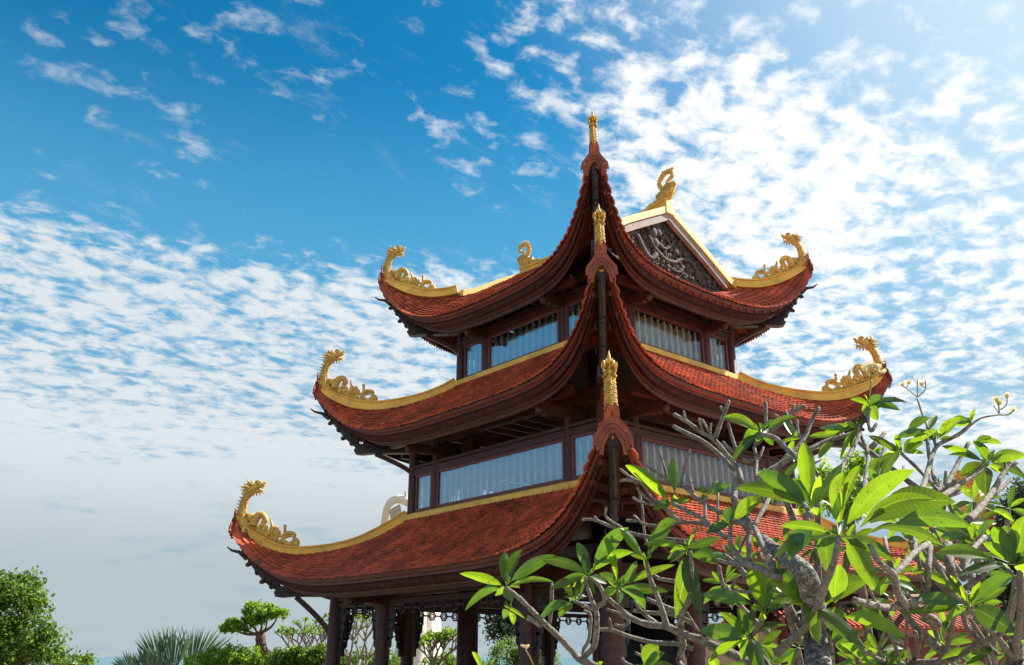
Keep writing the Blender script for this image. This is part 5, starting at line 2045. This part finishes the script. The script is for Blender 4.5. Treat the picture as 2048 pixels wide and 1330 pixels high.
# big tree at the left edge
D1 = 34
leafy_tree('tall bushy green tree filling the lower left corner of the view', [bl(15, 1215, D1, 62, 60), bl(-60, 1210, D1, 60, 60), bl(62, 1240, D1, 34, 50), bl(95, 1292, D1, 30, 34), bl(30, 1290, D1, 70, 50), bl(-30, 1320, D1, 80, 60), bl(40, 1180, D1, 50, 32), bl(-10, 1175, D1, 50, 30), bl(128, 1322, D1, 22, 16), bl(80, 1195, D1, 12, 14), bl(100, 1262, D1, 12, 12)],
           13000, 0.20, M_tleaf, (40, 1330), D1, 0.16, limbs=7, spread=0.16)
leafy('low_hedge', [bl(x, 1326, 36, 26, 14) for x in (120, 145, 165)], 1200, 0.14, M_tleaf, label='low clipped green hedge at the foot of the big left tree', category='hedge', spread=0.10)

# blue-green fan palm
palm = empty('fan_palm', (0, 0, 0), label='blue-green fan palm with stiff pleated fronds between the big tree and the clipped tree', category='palm')
DP = 36


def fan(cx, cy, R_, a0, a1, n, depth, tilt):
    lm = MB()
    c = at(cx, cy, depth)
    m_ = depth/FPX
    for i in range(n):
        a_ = rad(a0+(a1-a0)*(i+0.5)/n)+random.uniform(-.02, .02)
        L_ = R_*m_*random.uniform(0.88, 1.08)
        v = cR*math.cos(a_)+cU*math.sin(a_)+cF*(tilt*math.cos(a_*1.3)+random.uniform(-.06, .06))
        v = v/np.linalg.norm(v)
        sd = np.cross(v, cF)
        sd = sd/np.linalg.norm(sd)
        w = L_*math.tan(rad(abs(a1-a0)/n))*0.42
        p1 = c+v*L_*0.66
        p2 = c+v*L_-np.array([0, 0, 0.03*L_])
        up = np.cross(sd, v)*w*0.5
        lm.add([c, p1-sd*w, p1+up, p1+sd*w, p2], [(0, 1, 2), (0, 2, 3), (1, 4, 2), (2, 4, 3)])
    # stalk
    g_ = at(350, 1345, DP)
    lm.tube([c, (c+g_)/2+np.array([0, 0, -0.03]), g_], 0.025, n=5)
    return lm


for (cx, cy, R_, a0, a1, n, dd, tl) in ((322, 1345, 96, 70, 125, 20, 0, .2), (380, 1350, 108, 38, 105, 30, 0.3, .3), (345, 1350, 96, 60, 120, 20, -0.3, -.2), (262, 1348, 50, 50, 150, 20, -0.2, .1), (300, 1360, 70, 20, 140, 24, -0.5, 0), (405, 1350, 62, 10, 95, 20, 0.4, .1)):
    fan(cx, cy, R_, a0, a1, n, DP+dd, tl).build('frond', M_palm, palm)
sp_ = MB()
c_ = at(355, 1335, DP)
sp_.tube([c_, at(364, 1251, DP)], [0.03, 0.006], n=5)
sp_.build('new_frond', M_palm, palm)
tk_ = MB()
g_ = at(350, 1345, DP)
tk_.tube([(g_[0], g_[1], 0), (g_[0], g_[1], g_[2])], [0.2, 0.14], n=10, jit=0.06)
tk_.build('trunk', M_brown, palm)

# clipped bonsai-like tree
DB = 34
bon = empty('clipped_tree', (0, 0, 0), label='small clipped tree with a flat layered crown on a thick gnarled trunk', category='tree')
leafy('crown', [bl(520, 1222, DB, 42, 15), bl(555, 1224, DB, 24, 13), bl(478, 1250, DB, 34, 13), bl(455, 1256, DB, 18, 9), bl(510, 1240, DB, 30, 9), bl(497, 1212, DB, 14, 7)], 6000, 0.12, M_bleaf, bon, spread=0.05)
b = MB()
tp = [at(535, 1345, DB), at(530, 1315, DB), at(522, 1290, DB), at(520, 1265, DB)]
tp = [np.array([tp[0][0], tp[0][1], 0.0])]+tp
b.tube(crom(tp, 4), [0.24]*5+[0.23]*5+[0.22, 0.20, 0.22, 0.19, 0.20, 0.18, 0.14], n=10, jit=0.14)
for e in ((478, 1250), (455, 1256), (500, 1245), (535, 1235), (560, 1225), (520, 1225)):
    b.tube(crom([at(519, 1268, DB), at((519+e[0])/2+4, (1268+e[1])/2+6, DB), at(*e, DB)], 4), [0.07, 0.06, 0.055, 0.05, 0.045, 0.035, 0.03, 0.02, 0.01], n=6)
b.build('trunk', M_brown, bon, smooth=True)

leafy('hedge', [bl(x, y, 33, 32, 20) for x, y in ((395, 1328), (430, 1318), (470, 1310), (505, 1316), (450, 1330), (540, 1325), (490, 1330))], 9000, 0.11, M_bleaf, label='bright yellow-green hedge in front of the clipped tree', category='hedge', spread=0.06)
leafy('shrub', [bl(x, y, 32, 26, 16) for x, y in ((560, 1318), (590, 1312), (615, 1318), (640, 1310), (575, 1332), (625, 1332))], 5000, 0.15, M_tleaf, label='dark green shrub between the clipped tree and the left corner column', category='shrub', spread=0.08)


leafy('hedge', [bl(x, y, 40, 40, 22) for x, y in ((670, 1328), (720, 1320), (775, 1326), (690, 1335), (880, 1330), (905, 1334))], 6000, 0.15, M_tleaf, label='loose green hedge seen low between the left columns of the tower', category='hedge', spread=0.12)


def small_plumeria(label, x, y, depth, h_, gen, spread_, wl, seed, m=None, group='frangipani trees'):
    rnd = random.Random(seed)
    root = empty('frangipani_tree', (0, 0, 0), label=label, category='tree', group=group)
    br, lm = MB(), LMB()
    base = at(x, y, depth)
    g0 = np.array([base[0], base[1], 0.0])

    def grow(p, v, L_, r, g_):
        e = p+v*L_
        mid = (p+e)/2+np.array([rnd.uniform(-.05, .05) for _ in range(3)])*L_
        br.tube([p, mid, e], [r, r*0.88, r*0.78], n=6)
        if g_ == 0:
            for q in range(rnd.randint(8, 12)):
                a_ = rnd.uniform(0, 2*PI)
                w = np.array([math.cos(a_), math.sin(a_), rnd.uniform(-0.1, 1.0)])
                w = w/np.linalg.norm(w)+v*0.3
                w = w/np.linalg.norm(w)
                l_ = wl*rnd.uniform(0.7, 1.2)
                lm.leaf(e, e+w*l_, l_*0.27, rnd.uniform(-.6, .6), arch=0.06, nl=5, ref=(0.3, 0.2, 1))
            return
        k_ = rnd.choice((2, 3, 3))
        a0 = rnd.uniform(0, 2*PI)
        for q in range(k_):
            a_ = a0+q*2*PI/k_+rnd.uniform(-.3, .3)
            w = v+np.array([math.cos(a_), math.sin(a_), 0.15])*spread_
            w = w/np.linalg.norm(w)
            grow(e, w, L_*rnd.uniform(0.66, 0.9), r*0.74, g_-1)
    br.tube([g0, base], [0.13, 0.10], n=9)
    for q in range(3):
        a_ = q*2.1+seed
        v = np.array([math.cos(a_)*0.5, math.sin(a_)*0.5, 1.0])
        grow(base, v/np.linalg.norm(v), h_, 0.07, gen)
    br.build('trunk', M_bark, root, smooth=True)
    lm.build('crown', m or M_tleaf, root)
    return root


small_plumeria('open frangipani tree seen between the two left columns', 715, 1365, 36, 1.0, 3, 0.62, 0.26, 3)
small_plumeria('frangipani tree just left of the left corner column, behind the brace', 610, 1365, 34, 0.8, 3, 0.62, 0.24, 5)
small_plumeria('small frangipani tree seen in the opening left of the big central column', 870, 1350, 33, 0.55, 3, 0.6, 0.24, 8)

# trees seen through the tower's right openings
DT = 36
leafy_tree('dark airy tree hanging behind the tower, seen right of the big column', [bl(1000, 1250, DT, 28, 20), bl(1030, 1240, DT, 30, 26), bl(985, 1262, DT, 14, 14), bl(1060, 1260, DT, 40, 30)], 2600, 0.16, M_dleaf, (1045, 1330), DT, 0.12, limbs=5, spread=0.2)
leafy('round_shrub', [bl(1012, 1318, 33, 38, 42), bl(1060, 1320, 33, 40, 45), bl(1090, 1320, 33, 30, 50)], 9000, 0.09, M_tleaf, label='rounded clipped green bush behind the tower, seen between its columns', category='bush', spread=0.09)
leafy_tree('bright yellow-green leafy tree rising behind the frangipani branches at right', [bl(1660, 960, 14, 26, 30), bl(1700, 950, 14, 28, 34), bl(1745, 905, 14, 10, 14), bl(1722, 925, 14, 14, 14), bl(1640, 925, 14, 12, 14), bl(1690, 1000, 14, 50, 30)],
           1500, 0.10, M_bleaf, (1700, 1030), 14, 0.07, limbs=6, spread=0.06, name='slender_tree')
leafy_tree('dark feathery evergreen at the right edge behind the frangipani', [bl(2035, 1010, 30, 34, 26), bl(2010, 1040, 30, 26, 22), bl(2050, 1060, 30, 50, 40), bl(2000, 1110, 30, 40, 45), bl(2040, 1150, 30, 60, 60), bl(1985, 1200, 30, 40, 60), bl(2050, 980, 30, 24, 20)],
           9000, 0.15, M_dleaf, (2030, 1300), 30, 0.2, limbs=7, spread=0.16, name='evergreen_tree')
leafy_tree('low leafy tree seen under the right eave behind the bare branches', [bl(1740, 1240, 34, 50, 24), bl(1800, 1230, 34, 40, 20), bl(1880, 1235, 34, 44, 18), bl(1940, 1225, 34, 30, 24)], 3200, 0.14, M_tleaf, (1830, 1300), 34, 0.12, limbs=5, spread=0.14, name='leafy_tree')

# ------------------------------------------------------------------ white statue behind the left corner
SD = 44
stt = empty('white_statue', (0, 0, 0), label='tall white robed statue behind the left side of the tower with one sleeve arching out', category='statue')
g = MB()
c0_ = at(838, 1330, SD)
cx0, cy0 = c0_[0], c0_[1]
zt_ = at(838, 960, SD)[2]
zb_ = 0.0
H_ = zt_-zb_
prof = [(2.1, 0), (2.15, 0.25), (1.75, 0.7), (1.25, 1.8), (1.10, 3.0), (1.02, 4.2), (1.0, 5.4), (1.1, 6.6), (1.25, 7.6), (1.2, 8.3), (0.9, 8.9), (0.45, 9.25)]
rings = []
for r, z in prof:
    ring = []
    for k in range(48):
        t = 2*PI*k/48
        fold_ = 1+0.055*math.sin(t*9+z*0.4)*(1 if z < 6 else 0.4)+0.03*math.sin(t*17+z)
        ring.append((cx0+r*fold_*math.cos(t), cy0+r*0.8*fold_*math.sin(t), z*H_/9.9))
    rings.append(ring)
g.loft(rings)
hp = at(845, 975, SD)
g.ball((hp[0], hp[1], hp[2]+0.35), 0.42, 14, 10, (0.9, 0.9, 1.15))
g.build('robe', M_statue, stt, smooth=True)
ar = MB()
ap = [at(x, y, SD) for x, y in ((838, 1015), (815, 1004), (798, 998), (783, 1003), (774, 1018), (770, 1036), (768, 1048))]
ap = crom(ap, 4)
ar.tube(ap, [0.24-0.0035*i for i in range(len(ap))], n=12)
ar.tube([at(808, 1003, SD), at(812, 990, SD), at(809, 980, SD)], [0.14, 0.07, 0.01], n=7)
# hanging sleeve, hand
ar.build('sleeve', M_statue, stt, smooth=True)
sl_ = MB()
sl_.loft([[at(x, y, SD+d) for x, y, d in q] for q in (((778, 1020, -.06), (800, 1008, -.1), (800, 1008, .12), (778, 1020, .1)), ((782, 1040, -.08), (806, 1035, -.1), (806, 1035, .1), (782, 1040, .08)), ((786, 1062, -.05), (812, 1062, -.06), (812, 1062, .06), (786, 1062, .05)))])
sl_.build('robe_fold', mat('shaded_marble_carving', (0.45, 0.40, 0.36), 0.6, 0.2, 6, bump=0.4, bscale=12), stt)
hd = MB()
hd.ball(at(768, 1050, SD), 0.16, 8, 6, (1, 1, 1.3))
for q in range(4):
    hd.tube([at(765+q*2.4, 1052, SD), at(763+q*3, 1062, SD)], [0.05, 0.03], n=5)
hd.tube([at(771, 1048, SD), at(777, 1056, SD)], [0.05, 0.03], n=5)
hd.build('hand', M_statue, stt, smooth=True)

# ------------------------------------------------------------------ hall behind on the right
DH = 34
hall = empty('temple_hall', (0, 0, 0), label='low maroon temple hall with tiled roof and arches beyond the tower at lower right', category='building')
hx = at(1840, 1300, DH)
HY = math.atan2(cR[1], cR[0])+0.25
Mh = Matrix.Rotation(HY, 3, 'Z')


def hl(x, y, z):
    p = Mh @ Vector((x, y, 0))
    return (hx[0]+p[0], hx[1]+p[1], z)


M_mar = mat('maroon_wall', (0.22, 0.06, 0.055), 0.7, 0.15, 3, bump=0.2, bscale=10)
M_mar2 = mat('pink_trim', (0.50, 0.28, 0.24), 0.7, 0.1, 3)
M_cream = mat('cream_wall', (0.52, 0.40, 0.26), 0.8, 0.1, 2, bump=0.1, bscale=8)
w_ = MB()
w_.box(hl(-1.0, 0, 1.3), (6.0, 2.5, 1.3), rz=HY)
w_.build('wall', M_mar, hall)
w_ = MB()
w_.box(hl(-9.0, 0.5, 1.35), (2.0, 2.0, 1.35), rz=HY)
w_.build('cream_wall', M_cream, hall)
rf = MB()
for (x0, x1, yb) in ((-7.4, 5.4, 3.1),):
    A_ = [hl(x0, -yb, 2.55), hl(x1, -yb, 2.55), hl(x1-0.6, 0, 3.75), hl(x0+0.6, 0, 3.75), hl(x0, yb, 2.55), hl(x1, yb, 2.55)]
    B_ = [(p[0], p[1], p[2]-0.14) for p in A_]
    rf.add(A_+B_, [(0, 1, 2, 3), (3, 2, 5, 4), (6, 9, 8, 7), (9, 10, 11, 8), (0, 6, 7, 1), (4, 5, 11, 10), (0, 3, 9, 6), (3, 4, 10, 9), (1, 7, 8, 2), (2, 8, 11, 5)])
    n = 64
    for i in range(n):
        x = x0+0.1+(x1-x0-0.2)*i/(n-1)
        rf.beam(hl(x, -yb, 2.60), hl(x*0.9+(x0+x1)/2*0.1, -0.05, 3.78), 0.07, 0.05)
rf.build('roof', M_tile, hall)
rd = MB()
rp = []
for i in range(15):
    x = -7.0+12.2*i/14
    rp.append(hl(x, 0, 3.82+0.30*(abs(x+0.9)/6.1)**3))
rd.tube(rp, 0.14, n=8)
rd.build('roof_ridge', M_cream, hall)
for x in (-3.2, 0.2, 3.6):
    dr = MB()
    pts = [(x+0.7*math.cos(t), 1.7+0.55*math.sin(t)) for t in np.linspace(0, PI, 11)]
    pts = [(x+0.7, 0.0)]+pts+[(x-0.7, 0.0)]
    dr.tube([hl(px, -2.55, pz) for px, pz in pts], 0.09, n=6)
    dr.build('arch_trim', M_mar2, hall)
w_ = MB()
w_.box(hl(-1.0, -2.53, 2.35), (6.1, 0.06, 0.08), rz=HY)
w_.box(hl(-1.0, -2.53, 0.5), (6.1, 0.06, 0.08), rz=HY)
w_.build('string_course', M_mar2, hall)

# cycles quality
SC.render.engine = 'CYCLES'
SC.cycles.max_bounces = 8
SC.cycles.transparent_max_bounces = 12
SC.cycles.use_denoising = True
SC.cycles.sample_clamp_indirect = 6.0
